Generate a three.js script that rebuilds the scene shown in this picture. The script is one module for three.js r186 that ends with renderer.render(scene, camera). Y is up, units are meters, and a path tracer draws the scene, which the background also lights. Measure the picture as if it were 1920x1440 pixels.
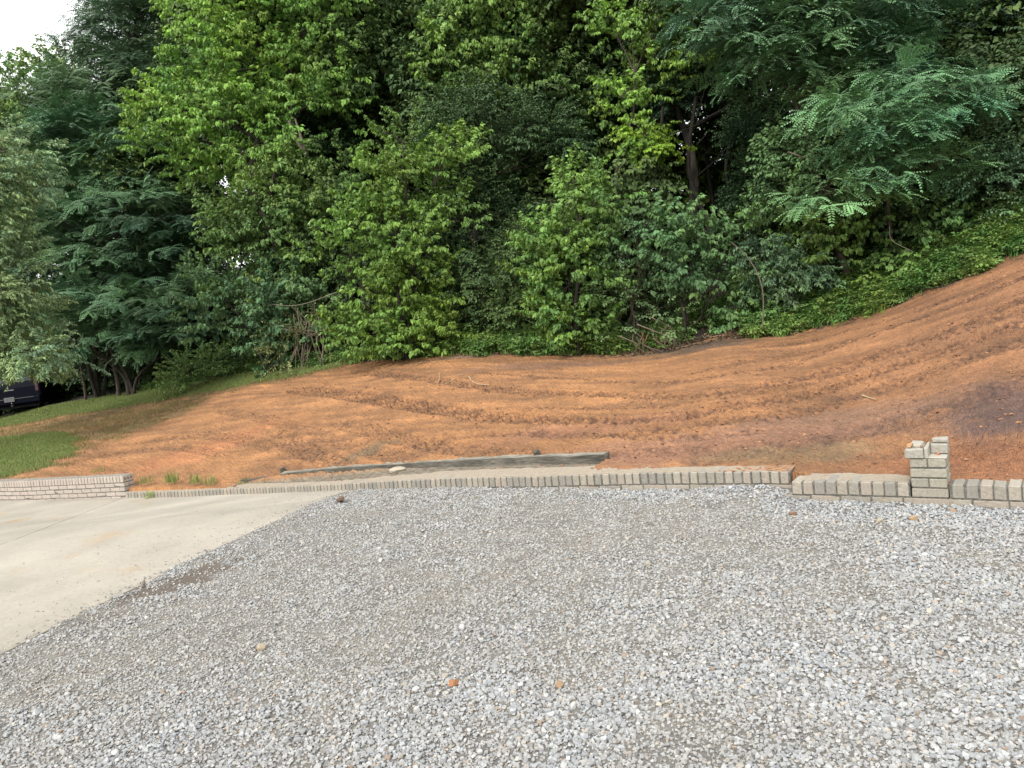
import * as THREE from 'three';
import { mergeGeometries } from 'three/addons/utils/BufferGeometryUtils.js';
import { ConvexGeometry } from 'three/addons/geometries/ConvexGeometry.js';
import { RoundedBoxGeometry } from 'three/addons/geometries/RoundedBoxGeometry.js';
import { createNoise2D, createNoise3D } from 'simplex-noise';

// ------------------------------------------------------------------ camera, sky, sun, exposure
const scene = new THREE.Scene();
const F = 1425, EYE = 1.6;                                   // focal length in photo pixels (1920 x 1440), eye height
const camera = new THREE.PerspectiveCamera(2 * Math.atan(720 / F) * 180 / Math.PI, 4 / 3, 0.05, 600);
camera.rotation.order = 'YXZ';
camera.rotation.x = THREE.MathUtils.degToRad(-5.3);
camera.rotation.z = THREE.MathUtils.degToRad(-7);            // the phone was held a little crooked
camera.position.set(0, EYE, 0);
scene.add(camera); camera.updateMatrixWorld(true);

function rngOf(a) { return () => { a |= 0; a = a + 0x6D2B79F5 | 0; let t = Math.imul(a ^ a >>> 15, 1 | a); t = t + Math.imul(t ^ t >>> 7, 61 | t) ^ t; return ((t ^ t >>> 14) >>> 0) / 4294967296; }; }
let rnd = rngOf(11);
const rr = (a, b) => a + (b - a) * rnd();
const N2 = createNoise2D(rngOf(5)), N3 = createNoise3D(rngOf(6)), N2b = createNoise2D(rngOf(7));
const fbm = (x, y, o = 4) => { let s = 0, a = 0.5; for (let i = 0; i < o; i++) { s += a * N2(x, y); x = x * 2.03 + 7.1; y = y * 2.03 - 3.7; a *= 0.5; } return s; };
const clamp = (v, a = 0, b = 1) => Math.min(b, Math.max(a, v));
const sstep = (a, b, v) => { const t = clamp((v - a) / (b - a)); return t * t * (3 - 2 * t); };
const mix = (a, b, t) => a + (b - a) * t;

{ // overcast sky: bright cloud sheet with soft blue-grey breaks
  const w = 512, h = 256, d = new Float32Array(w * h * 4);
  for (let j = 0; j < h; j++) {
    const el = (j + 0.5) / h * Math.PI - Math.PI / 2;        // first row is the nadir
    for (let i = 0; i < w; i++) {
      const az = i / w * Math.PI * 2, cx = Math.cos(el) * Math.cos(az), cy = Math.sin(el), cz = Math.cos(el) * Math.sin(az);
      const c = 0.5 + 0.5 * (N3(cx * 2.2, cy * 4, cz * 2.2) * 0.6 + N3(cx * 5, cy * 9, cz * 5) * 0.3 + N3(cx * 11, cy * 18, cz * 11) * 0.15);
      let L = (el > 0 ? 0.8 + 0.45 * Math.sin(el) : 0.8 * Math.exp(el * 6)) * (0.82 + 0.3 * c);
      const k = (j * w + i) * 4;
      d[k] = L * mix(0.94, 1.01, c); d[k + 1] = L * mix(0.98, 1.0, c); d[k + 2] = L * mix(1.03, 0.98, c); d[k + 3] = 1;
    }
  }
  const t = new THREE.DataTexture(d, w, h, THREE.RGBAFormat, THREE.FloatType);
  t.mapping = THREE.EquirectangularReflectionMapping; t.magFilter = t.minFilter = THREE.LinearFilter; t.wrapS = THREE.RepeatWrapping; t.needsUpdate = true;
  scene.background = t; scene.environment = t;
}
const sun = new THREE.DirectionalLight(new THREE.Color(1, 0.96, 0.89), 2.0);
sun.position.set(-16, 26, 20); sun.target.position.set(0, 0, -10); scene.add(sun, sun.target);
sun.castShadow = true; sun.shadow.radius = 34; sun.shadow.mapSize.set(2048, 2048);
Object.assign(sun.shadow.camera, { left: -40, right: 40, top: 40, bottom: -40, near: 1, far: 120 });
const renderer = new THREE.WebGLRenderer({ antialias: true });
renderer.toneMapping = THREE.LinearToneMapping;
renderer.toneMappingExposure = 1.95;
renderer.shadowMap.enabled = true;

// ------------------------------------------------------------------ helpers
const used = {};
function numbered(n) { const k = used[n] = (used[n] ?? -1) + 1; return k ? n + '_' + String(k).padStart(3, '0') : n; }
function tag(o, label, category, group, kind) { o.userData.label = label; if (category) o.userData.category = category; if (group) o.userData.group = group; if (kind) o.userData.kind = kind; return o; }
function shade(o) { o.castShadow = o.receiveShadow = true; return o; }
function mesh(name, geo, m, parent = scene) { const o = shade(new THREE.Mesh(geo, m)); o.name = parent === scene ? numbered(name) : name; parent.add(o); return o; }
function thing(name, label, category, pos = [0, 0, 0], group) { const o = new THREE.Group(); o.name = numbered(name); o.position.set(...pos); scene.add(o); tag(o, label, category, group, 'thing'); return o; }
function struct(name, geo, m, label) { const o = mesh(name, geo, m); o.userData.kind = 'structure'; if (label) o.userData.label = label; return o; }
function std(c, rough = 0.9, extra = {}) { const m = new THREE.MeshStandardMaterial({ roughness: rough, ...extra }); m.color.setRGB(...c); return m; }
const V = (x, y, z) => new THREE.Vector3(x, y, z);
function rayOf(px, py) { return V((px - 960) / F, (720 - py) / F, -1).applyQuaternion(camera.quaternion); }
function at(px, py, z) { const d = rayOf(px, py); return d.multiplyScalar(z / -d.z).add(V(0, EYE, 0)); }  // sight line met at forward distance z
function onHeight(px, py, hf) { // sight line met with a height function
  const d = rayOf(px, py); let a = 1, b = 1;
  for (b = 1; b < 80; b += 0.05) { const p = d.clone().multiplyScalar(b); if (p.y + EYE < hf(p.x, p.z)) break; a = b; }
  for (let i = 0; i < 30; i++) { const m = (a + b) / 2, p = d.clone().multiplyScalar(m); if (p.y + EYE < hf(p.x, p.z)) b = m; else a = m; }
  return d.multiplyScalar(b).add(V(0, EYE, 0));
}
function dataTex(n, fn, srgb, rep = 1) {
  const d = new Uint8Array(n * n * 4);
  for (let j = 0; j < n; j++) for (let i = 0; i < n; i++) { const c = fn(i / n, j / n), k = (j * n + i) * 4; d[k] = clamp(c[0]) * 255; d[k + 1] = clamp(c[1]) * 255; d[k + 2] = clamp(c[2]) * 255; d[k + 3] = 255; }
  const t = new THREE.DataTexture(d, n, n); t.wrapS = t.wrapT = THREE.RepeatWrapping; t.magFilter = THREE.LinearFilter; t.minFilter = THREE.LinearMipmapLinearFilter; t.generateMipmaps = true;
  if (srgb) t.colorSpace = THREE.SRGBColorSpace; t.repeat.set(rep, rep); t.needsUpdate = true; return t;
}
const tau = Math.PI * 2;
function pn(u, v, f, seed = 0) { // noise that tiles over the unit square
  const R = f / tau; return N4(Math.cos(u * tau) * R + seed, Math.sin(u * tau) * R, Math.cos(v * tau) * R, Math.sin(v * tau) * R - seed);
}
import { createNoise4D } from 'simplex-noise';
const N4raw = createNoise4D(rngOf(9)); function N4(a, b, c, d) { return N4raw(a, b, c, d); }
const pfbm = (u, v, f, o = 4, s = 0) => { let r = 0, a = 0.5; for (let i = 0; i < o; i++) { r += a * pn(u, v, f, s + i * 3.1); f *= 2; a *= 0.55; } return r; };
function tube(pts, r0, r1, rad = 6, seg = 0) { // tapered tube through points
  const c = new THREE.CatmullRomCurve3(pts), n = seg || pts.length * 3, g = new THREE.TubeGeometry(c, n, 1, rad, false), P = g.attributes.position, q = V(), nn = rad + 1;
  for (let i = 0; i <= n; i++) { c.getPointAt(i / n, q); const r = mix(r0, r1, i / n); for (let j = 0; j < nn; j++) { const k = i * nn + j; P.setXYZ(k, q.x + (P.getX(k) - q.x) * r, q.y + (P.getY(k) - q.y) * r, q.z + (P.getZ(k) - q.z) * r); } }
  g.computeVertexNormals(); return g;
}
function inPoly(p, x, z) { let c = false; for (let i = 0, j = p.length - 1; i < p.length; j = i++) if ((p[i][1] > z) !== (p[j][1] > z) && x < (p[j][0] - p[i][0]) * (z - p[i][1]) / (p[j][1] - p[i][1]) + p[i][0]) c = !c; return c; }
function distPoly(p, x, z) { // distance to a polyline, arc length of the foot, side
  let best = 1e9, arc = 0, run = 0, side = 0;
  for (let i = 0; i + 1 < p.length; i++) {
    const ax = p[i][0], az = p[i][1], dx = p[i + 1][0] - ax, dz = p[i + 1][1] - az, L = Math.hypot(dx, dz), t = clamp(((x - ax) * dx + (z - az) * dz) / (L * L)), d = Math.hypot(x - ax - dx * t, z - az - dz * t);
    if (d < best) { best = d; arc = run + t * L; side = Math.sign((x - ax) * dz - (z - az) * dx); } run += L;
  }
  return [best, arc, side];
}

// ------------------------------------------------------------------ lie of the land
const yardY = (x, z) => -0.42 * sstep(-6.5, -11, z);                       // the yard dips gently away to the far left
const yardPt = (px, py) => onHeight(px, py, yardY);
const footLine = [[0, 941], [120, 939], [236, 936], [450, 930], [560, 926], [650, 922], [800, 917], [1000, 917], [1200, 920], [1400, 924], [1484, 926]].map(p => yardPt(...p));
const rightLine = [[1486, 938], [1560, 941], [1700, 947], [1790, 951], [1920, 957]].map(p => yardPt(...p));
footLine.unshift(V(-22, -0.42, -20.5), V(-14, -0.42, -15.9));
{ const a = rightLine[3], b = rightLine[4]; rightLine.push(b.clone().addScaledVector(b.clone().sub(a), 12)); }
const azOf = (x, z) => Math.atan2(x, -z);
function table(rows) { // smooth lookup over azimuth: rows of [azimuth, values...]
  rows.sort((a, b) => a[0] - b[0]); const n = 1200, lo = -1.5, hi = 1.5, w = rows[0].length - 1, raw = [];
  for (let i = 0; i < n; i++) { const a = lo + (hi - lo) * i / (n - 1); let k = 0; while (k < rows.length - 2 && rows[k + 1][0] < a) k++; const t = clamp((a - rows[k][0]) / (rows[k + 1][0] - rows[k][0])); raw.push(rows[k].slice(1).map((v, q) => mix(v, rows[k + 1][q + 1], t))); }
  const sm = raw.map((_, i) => { const o = new Array(w).fill(0); let W = 0; for (let j = -14; j <= 14; j++) { const g = Math.exp(-j * j / 60), r = raw[clamp(i + j, 0, n - 1)]; W += g; for (let q = 0; q < w; q++) o[q] += r[q] * g; } return o.map(v => v / W); });
  return a => { const f = clamp((a - lo) / (hi - lo)) * (n - 1.001), i = Math.floor(f), t = f - i; return sm[i].map((v, q) => mix(v, sm[i + 1][q], t)); };
}
const CAPS = [0.31, 0.31, 0.31, 0.31, 0.14, 0.08, 0.08, 0.08, 0.09, 0.10, 0.14, 0.15, 0.145, 0.125, 0.13, 0.13, 0.13, 0.13];   // ground behind the wall above the yard
const wallTab = table([...footLine, ...rightLine.slice(1, 6)].map((p, i) => [azOf(p.x, p.z), Math.hypot(p.x, p.z), p.y + CAPS[i]]));
const edgePx = [[-500, 830, 32], [-200, 810, 29], [0, 786, 26], [100, 763, 25], [200, 746, 24], [330, 726, 22.5], [450, 701, 20.5], [600, 690, 18], [720, 674, 17], [860, 666, 16.2], [1000, 666, 15.6], [1130, 668, 15.2], [1240, 662, 14.8], [1330, 640, 14.6], [1400, 632, 14.4], [1500, 627, 14], [1600, 600, 13.5], [1700, 566, 13], [1800, 524, 12.5], [1920, 477, 12], [2200, 390, 11]];
const edgeTab = table(edgePx.map(([x, y, z]) => { const p = at(x, y, z); return [azOf(p.x, p.z), Math.hypot(p.x, p.z), p.y, 0.03 + 0.09 * sstep(300, 900, x) + 0.26 * sstep(1050, 1600, x)]; }));
function lie(x, z) { const a = azOf(x, z), r = Math.hypot(x, z), w = wallTab(a), e = edgeTab(a); return { a, r, rw: w[0], hw: w[1], rt: e[0], ht: e[1], g: e[2], s: (r - w[0]) / (e[0] - w[0]) }; }
function bankY(x, z) { // height of the ground behind the wall, without relief
  const q = lie(x, z);
  if (q.s <= 1) return q.hw + (q.ht - q.hw) * Math.pow(clamp(q.s), 1.06);
  const d = q.r - q.rt, near = Math.min(d, 5), far = clamp(d - 5, 0, 40);
  return q.ht + q.g * near + Math.max(0.10, q.g * 0.75) * far;
}
const bankPt = (px, py) => onHeight(px, py, (x, z) => lie(x, z).s < 0 ? -9 : bankY(x, z));
const xz = p => [p.x, p.z];

// ------------------------------------------------------------------ materials of the ground
const noiseTex = dataTex(512, (u, v) => { const a = 0.5 + 0.55 * pfbm(u, v, 14, 5), b = pn(u, v, 60, 9); const c = a + 0.1 * b; return [c, c, c]; });
const soilTex = dataTex(512, (u, v) => { const a = 0.84 + 0.22 * pfbm(u, v, 10, 6) + 0.08 * pn(u, v, 90, 4); return [a, a * 0.99, a * 0.98]; });
const soilStreak = dataTex(512, (u, v) => { const a = pn(u * 1, v, 5, 4) * 0, st = pfbm(u, v * 1, 4, 3, 7) * 0.25 + N4raw(Math.cos(u * tau) * 0.5, Math.sin(u * tau) * 0.5, Math.cos(v * tau) * 7, Math.sin(v * tau) * 7) * 0.34 + N4raw(Math.cos(u * tau) * 1.4, Math.sin(u * tau) * 1.4, Math.cos(v * tau) * 17, Math.sin(v * tau) * 17) * 0.24 + pn(u, v, 60, 5) * 0.26 + pn(u, v, 120, 2) * 0.30 + N4raw(Math.cos(u * tau) * 2, Math.sin(u * tau) * 2, Math.cos(v * tau) * 36, Math.sin(v * tau) * 36) * 0.22; const c = 0.82 + 0.5 * st; return [c, c * 0.985, c * 0.97]; });
const soilBump = dataTex(512, (u, v) => { const c = 0.5 + 0.24 * pfbm(u, v, 26, 5, 3) + 0.14 * pn(u, v, 90, 6) + 0.2 * N4raw(Math.cos(u * tau) * 1.0, Math.sin(u * tau) * 1.0, Math.cos(v * tau) * 14, Math.sin(v * tau) * 14); return [c, c, c]; });
const gravelTex = dataTex(512, (u, v) => { const a = 0.78 + 0.25 * pn(u, v, 70, 1) + 0.22 * pn(u, v, 150, 2) + 0.1 * pn(u, v, 12, 7); const w = 0.03 * pn(u, v, 20, 8); return [a + w, a, a - w]; });
const rep = (t, r) => { const c = t.clone(); c.repeat.set(r, r); c.needsUpdate = true; return c; };
const dirtMat = new THREE.MeshStandardMaterial({ vertexColors: true, roughness: 0.95, map: rep(soilStreak, 0.45), bumpMap: rep(soilBump, 0.6), bumpScale: 0.045 });
const dampMat = dirtMat;
const lawnMat = new THREE.MeshStandardMaterial({ vertexColors: true, roughness: 1, map: rep(noiseTex, 0.7), bumpMap: rep(noiseTex, 1.3), bumpScale: 0.03 });
const woodsMat = new THREE.MeshStandardMaterial({ vertexColors: true, roughness: 1, map: rep(noiseTex, 0.5), bumpMap: rep(noiseTex, 0.8), bumpScale: 0.05 });
const yardMat = new THREE.MeshStandardMaterial({ vertexColors: true, roughness: 0.95, map: rep(gravelTex, 1.1), bumpMap: rep(gravelTex, 1.1), bumpScale: 0.008 });

// ------------------------------------------------------------------ the graded bank, lawn and woodland floor: one height field, three kinds of ground
const tracks = [ // wheel and dozer tracks: [width, depth, strength, points]
  [0.20, 0.035, 1.0, [[700, 700], [830, 714], [950, 732], [1150, 742], [1350, 738], [1500, 712], [1650, 664], [1800, 612], [1920, 562], [2100, 490]]],
  [0.24, 0.045, 1.0, [[560, 730], [640, 738], [780, 760], [950, 784], [1150, 790], [1300, 779], [1480, 747], [1620, 708], [1760, 660], [1920, 604], [2100, 530]]],
  [0.22, 0.03, 0.7, [[1180, 812], [1300, 800], [1480, 775], [1640, 732], [1800, 680], [1960, 620]]],
  [0.16, 0.025, 0.6, [[1300, 700], [1500, 664], [1650, 622], [1800, 570], [1960, 505]]],
  [0.16, 0.025, 0.6, [[300, 822], [400, 818], [470, 826], [520, 840]]],
  [0.18, 0.03, 0.7, [[520, 815], [580, 845], [640, 872], [700, 892]]],
  [0.18, 0.03, 0.6, [[640, 790], [720, 815], [820, 836], [960, 852], [1080, 858], [1300, 840]]],
  [0.15, 0.02, 0.5, [[420, 770], [520, 790], [640, 830], [760, 860]]],
  [0.25, 0.03, 0.5, [[1330, 858], [1480, 835], [1650, 800], [1800, 760], [1950, 700]]],
  [0.11, 0.02, 0.8, [[900, 700], [1100, 712], [1300, 712], [1450, 690], [1600, 640], [1750, 588], [1920, 522]]],
  [0.10, 0.02, 0.8, [[1000, 765], [1250, 762], [1450, 735], [1600, 690], [1750, 642], [1920, 580]]],
  [0.12, 0.02, 0.7, [[760, 842], [900, 818], [1080, 815], [1250, 822], [1400, 812]]],
  [0.10, 0.02, 0.7, [[1400, 652], [1550, 632], [1680, 596], [1800, 553], [1920, 503]]],
  [0.14, 0.025, 0.6, [[120, 870], [220, 850], [330, 840], [420, 852]]],
].map(([w, d, k, p]) => [w, d, k, new THREE.CatmullRomCurve3(p.map(q => bankPt(...q)).map(v => V(v.x, 0, v.z))).getPoints(24).map(xz)]).map(t => [...t, Math.min(...t[3].map(p => p[0])) - 0.5, Math.max(...t[3].map(p => p[0])) + 0.5, Math.min(...t[3].map(p => p[1])) - 0.5, Math.max(...t[3].map(p => p[1])) + 0.5]);
const patches = [ // damp or differently coloured soil: [px, py, half width m, half depth m, colour, strength]
  [1905, 770, 0.6, 0.85, [0.126, 0.077, 0.063], 0.95], [1850, 735, 0.7, 0.5, [0.168, 0.092, 0.063], 0.6], [1560, 800, 1.2, 0.8, [0.227, 0.130, 0.084], 0.7],
  [1290, 840, 1.8, 0.7, [0.302, 0.155, 0.092], 0.8], [1480, 850, 0.9, 0.35, [0.252, 0.168, 0.084], 0.7], [1120, 800, 1.6, 0.5, [0.294, 0.143, 0.080], 0.6],
  [690, 845, 0.45, 0.28, [0.168, 0.118, 0.063], 0.8], [380, 845, 1.6, 0.8, [0.386, 0.160, 0.067], 0.7], [1050, 684, 2.2, 0.5, [0.218, 0.118, 0.071], 0.7],
  [170, 782, 1.9, 0.7, [0.143, 0.084, 0.050], 0.9], [330, 760, 1.6, 0.5, [0.160, 0.101, 0.055], 0.6], [250, 800, 1.4, 0.8, [0.277, 0.185, 0.076], 0.8],
  [1330, 648, 1.0, 0.8, [0.109, 0.071, 0.046], 0.95], [1240, 662, 0.8, 0.35, [0.218, 0.151, 0.092], 0.8], [880, 668, 1.6, 0.22, [0.252, 0.176, 0.118], 0.8], [1850, 870, 0.8, 0.5, [0.252, 0.105, 0.050], 0.6],
].map(([px, py, a, b, c, k]) => { const p = bankPt(px, py); return [p.x, p.z, a, b, c, k, Math.atan2(p.x, -p.z)]; });
const lawnNear = [[-900, 1020], [30, 894], [75, 880], [110, 862], [135, 842], [150, 826], [125, 815], [80, 812], [30, 818], [-400, 850]].map(q => xz(bankPt(...q)));
const lawnFar = [[-700, 860], [0, 802], [70, 790], [190, 770], [330, 746], [430, 728], [500, 714], [600, 697], [640, 684], [560, 690], [450, 699], [330, 724], [200, 744], [100, 761], [0, 784], [-500, 828]].map(q => xz(bankPt(...q)));
const lawnThin = [[-600, 850], [0, 803], [190, 772], [330, 748], [400, 745], [330, 775], [250, 808], [170, 830], [120, 818], [20, 822]].map(q => xz(bankPt(...q)));
function lawnness(x, z) {
  const j = 0.35 * N2(x * 0.9, z * 0.9) + 0.16 * N2(x * 3, z * 3), jx = x + j, jz = z + j * 0.6; let w = 0;
  for (const P of [lawnNear, lawnFar]) { const d = distPoly([...P, P[0]], jx, jz)[0]; w = Math.max(w, inPoly(P, jx, jz) ? 0.5 + d * 1.3 : 0.5 - d * 1.3); }
  const dm = distPoly([...lawnThin, lawnThin[0]], jx, jz)[0]; w = Math.max(w, inPoly(lawnThin, jx, jz) ? Math.min(0.34, 0.17 + dm * 0.25) : 0.17 - dm * 0.25);
  return clamp(w);
}
function rough(x, z, q, trackInfo) { // relief of the bare soil
  const str = N2(q.s * 16 + 0.3 * N2(q.a * 9, q.s * 3), q.a * 2.2 * q.r / 6);
  let h = 0.014 * str + 0.008 * fbm(x * 1.1, z * 1.1, 3) + 0.008 * N2(x * 6, z * 6) + 0.012 * N2(x * 17, z * 17), dark = 0;
  for (const [w, d, k, p, xa, xb, za, zb] of tracks) {
    if (x < xa || x > xb || z < za || z > zb) continue;
    const b = distPoly(p, x, z), f = b[0] / w;
    if (f < 1.8) {
      const cleat = 0.5 + 0.5 * Math.sin(b[1] * tau / 0.17 + N2(b[1] * 2, b[0] * 9) * 2.2 + b[0] * 7 * b[2]), core = sstep(1.15, 0.75, f), berm = Math.exp(-Math.pow((f - 1.25) / 0.22, 2));
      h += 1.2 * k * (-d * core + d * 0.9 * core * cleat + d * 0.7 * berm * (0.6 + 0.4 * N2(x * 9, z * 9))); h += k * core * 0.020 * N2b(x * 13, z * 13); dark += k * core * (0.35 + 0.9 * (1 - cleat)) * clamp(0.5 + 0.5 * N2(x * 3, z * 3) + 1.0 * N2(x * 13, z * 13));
    }
  }
  if (trackInfo) trackInfo.dark = dark, trackInfo.str = str;
  const clod = sstep(0.28, 0.6, q.a) * sstep(0.42, 0.05, q.s);                                       // churned soil by the pillar
  h += clod * (0.035 * Math.abs(N2(x * 7, z * 7)) + 0.03 * Math.max(0, N2b(x * 14, z * 14)));
  return h * sstep(0, 0.06, q.s) + 0.0;
}
const timberEnds = [at(440, 909, 10.35), at(1142, 879, 6.93)].map(xz);                // the old timber holds the clay back here
function heldBack(x, z) { const [d, a, side] = distPoly(timberEnds, x, z), L = Math.hypot(timberEnds[1][0] - timberEnds[0][0], timberEnds[1][1] - timberEnds[0][1]); if (d > 0.7 || a <= 0.01 || a >= L - 0.01) return 0; const s = side * d; return sstep(0.10, 0.05, -s * HELD_SIDE) * sstep(0, 0.15, a) * sstep(L, L - 0.08, a); }
const HELD_SIDE = -1;
function bankH(x, z) { // final height of the bank
  const q = lie(x, z); let h = bankY(x, z);
  if (q.s < 1.1) h += rough(x, z, q) * (1 - 0.8 * lawnness(x, z)) * sstep(1.12, 0.98, q.s);
  const hb = heldBack(x, z); if (hb > 0) h = mix(h, Math.min(h, q.hw - 0.012), hb);
  if (q.s > 0.95) h += 0.06 * fbm(x * 0.7, z * 0.7, 3) * sstep(0.97, 1.2, q.s);
  return h;
}
function soilColour(x, z, q, info) {
  const n = fbm(x * 0.55, z * 0.55, 4), m = N2(x * 2.2, z * 2.2), st = info.str * 0.5 + 0.5, fine = N2b(x * 9, z * 9);
  let c = [mix(0.255, 0.415, st), mix(0.126, 0.198, st), mix(0.055, 0.078, st)];
  const k = 1 + 0.28 * n + 0.08 * m + 0.07 * fine; c = c.map(v => v * k);
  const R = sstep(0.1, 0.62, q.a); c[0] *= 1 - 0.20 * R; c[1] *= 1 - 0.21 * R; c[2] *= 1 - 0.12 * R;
  if (q.s < 0.2) { const hb = heldBack(x, z); if (hb > 0) return [0.27, 0.23, 0.17].map((v, i) => mix(c[i], v * (0.8 + 0.3 * fine), hb)); }
  for (const [px, pz, a, b, pc, ps, az] of patches) {
    const dx = x - px, dz = z - pz, u = dx * Math.cos(az) + dz * Math.sin(az), v = -dx * Math.sin(az) + dz * Math.cos(az), f = Math.hypot(u / a, v / b) + 0.45 * fbm(x * 1.7 + 9, z * 1.7, 4);
    const w = ps * sstep(1.15, 0.45, f); if (w > 0) c = c.map((t, i) => mix(t, pc[i] * k, w));
  }
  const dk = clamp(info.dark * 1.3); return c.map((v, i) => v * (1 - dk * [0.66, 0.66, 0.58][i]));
}
{
  const NA = 860, NS = 250, a0 = -0.86, a1 = 0.80, pos = [], col = [], uv = [], kindAt = [], put = (x, y, z, c) => { pos.push(x, y, z); col.push(...c); const q = lie(x, z), w = 0.25 * N2(x * 0.5, z * 0.5); uv.push(q.a * 13, q.s * 9 + w); };
  for (let j = 0; j <= NS; j++) for (let i = 0; i <= NA; i++) {
    const a = mix(a0, a1, i / NA), w = wallTab(a), e = edgeTab(a), s = j / NS, r = mix(w[0] + 0.06, e[0] + 0.9, s), x = Math.sin(a) * r, z = -Math.cos(a) * r, q = lie(x, z), L = lawnness(x, z), info = {};
    const jag = q.s + 0.035 * N2(x * 1.3, z * 1.3) + 0.03 * N2(x * 5, z * 5);
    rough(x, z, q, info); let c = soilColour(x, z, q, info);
    const wild = sstep(0.97, 1.03, jag), dry = sstep(0.0, 0.35, L);
    const lit = 0.5 + 0.5 * N2(x * 8, z * 8);
    if (L > 0.5) { const g = 0.75 + 0.3 * fbm(x * 2, z * 2); c = [0.12 * g, 0.155 * g, 0.045 * g]; }
    else c = c.map((v, t) => mix(v, [0.20, 0.145, 0.072][t], dry * 0.8 * lit));
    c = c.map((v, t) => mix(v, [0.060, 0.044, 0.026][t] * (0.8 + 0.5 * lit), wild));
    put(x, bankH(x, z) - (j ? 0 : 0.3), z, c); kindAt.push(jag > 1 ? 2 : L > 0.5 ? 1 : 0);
  }
  const faces = [[], [], []];
  for (let j = 0; j < NS; j++) for (let i = 0; i < NA; i++) { const p = j * (NA + 1) + i, k = kindAt[p]; faces[k].push(p, p + 1, p + NA + 1, p + 1, p + NA + 2, p + NA + 1); }
  const sub = f => { const map = new Map(), P = [], C = [], U = [], I = []; for (const v of f) { if (!map.has(v)) { map.set(v, P.length / 3); for (let t = 0; t < 3; t++) { P.push(pos[v * 3 + t]); C.push(col[v * 3 + t]); } U.push(uv[v * 2], uv[v * 2 + 1]); } I.push(map.get(v)); } const g = new THREE.BufferGeometry(); g.setAttribute('position', new THREE.Float32BufferAttribute(P, 3)); g.setAttribute('color', new THREE.Float32BufferAttribute(C, 3)); g.setAttribute('uv', new THREE.Float32BufferAttribute(U, 2)); g.setIndex(I); g.computeVertexNormals(); return g; };
  struct('dirt_bank', sub(faces[0]), dirtMat, 'freshly graded orange clay bank with tyre tracks behind the brick wall');
  struct('lawn', sub(faces[1]), lawnMat, 'green lawn on the left between clay bank and trees');
  // woodland floor: the rest of the fine strip and a coarse sheet out to the horizon
  const strip = sub(faces[2]);
  const P = [], C = [], U = [], I = [], MA = 160, MR = 70;
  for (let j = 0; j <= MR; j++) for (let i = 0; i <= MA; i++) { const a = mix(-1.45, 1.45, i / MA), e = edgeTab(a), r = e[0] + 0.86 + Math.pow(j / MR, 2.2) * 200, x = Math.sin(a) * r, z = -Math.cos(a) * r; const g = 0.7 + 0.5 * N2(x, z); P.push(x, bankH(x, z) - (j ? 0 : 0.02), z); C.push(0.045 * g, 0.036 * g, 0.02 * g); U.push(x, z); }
  for (let j = 0; j < MR; j++) for (let i = 0; i < MA; i++) { const p = j * (MA + 1) + i; I.push(p, p + 1, p + MA + 1, p + 1, p + MA + 2, p + MA + 1); }
  const g = new THREE.BufferGeometry(); g.setAttribute('position', new THREE.Float32BufferAttribute(P, 3)); g.setAttribute('color', new THREE.Float32BufferAttribute(C, 3)); g.setAttribute('uv', new THREE.Float32BufferAttribute(U, 2)); g.setIndex(I); g.computeVertexNormals();
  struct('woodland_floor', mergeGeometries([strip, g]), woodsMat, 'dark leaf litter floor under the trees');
}

// ------------------------------------------------------------------ yard: gravel bed and concrete slab
const slabFar = yardPt(648, 921), slabNear = yardPt(0, 1232), slabDir = slabNear.clone().sub(slabFar).setY(0).normalize();
const slabEdge = [xz(slabFar.clone().addScaledVector(slabDir, -1.2)), ...Array.from({ length: 15 }, (_, i) => { const t = (i + 1) / 16; return xz(yardPt(mix(648, 0, t), mix(921, 1232, t) - 6 * Math.sin(t * Math.PI))); }), xz(slabNear), xz(slabNear.clone().addScaledVector(slabDir, 14))];
const edgeX = z => { let k = 0; while (k < slabEdge.length - 2 && slabEdge[k + 1][1] < z) k++; const [a, b] = [slabEdge[k], slabEdge[k + 1]]; return mix(a[0], b[0], (z - a[1]) / (b[1] - a[1])); };
const wallFront = [...footLine.map(xz), ...rightLine.map(xz)];
function gravelH(x, z) {
  const e = x - edgeX(z), w = distPoly(wallFront, x, z)[0];
  const pile = Math.exp(-Math.pow((x - 1.75) / 0.45, 2) - Math.pow((z + 5.75) / 0.3, 2));
  return yardY(x, z) + 0.012 * fbm(x * 1.2, z * 1.2, 3) + 0.008 * N2(x * 4, z * 4) + 0.010 * sstep(0.4, 0.05, e) - 0.05 * sstep(-0.02, -0.14, e) + 0.05 * pile + 0.012 * sstep(0.4, 0, w);
}
const soilC = yardPt(300, 1098), soilPatch = (x, z) => { const dx = x - soilC.x - 0.12, dz = z - soilC.z, u = dx * 0.55 - dz * 0.83, v = dx * 0.83 + dz * 0.55; return sstep(1.1, 0.5, Math.hypot(u / 0.62, v / 0.2) + 0.5 * N2(x * 4, z * 4)); };   // bare soil with dead weeds at the slab edge
const wearC = yardPt(1020, 1030);
const coarse = (x, z) => { const right = sstep(0.1, 0.42, azOf(x, z)), near = sstep(-3.6, -2.7, z), w = sstep(0.7, 0.1, distPoly(wallFront, x, z)[0]); return clamp(0.30 - 0.3 * sstep(1.1, 0.2, Math.hypot((x - wearC.x) / 1.7, (z - wearC.z) / 1.0)) + 0.55 * fbm(x * 0.55 + 3, z * 0.55, 3) + 0.22 * N2(x * 1.9, z * 1.9) + 0.2 * right + 0.28 * near + 0.5 * w * sstep(-0.5, 1.2, x)); };
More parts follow.
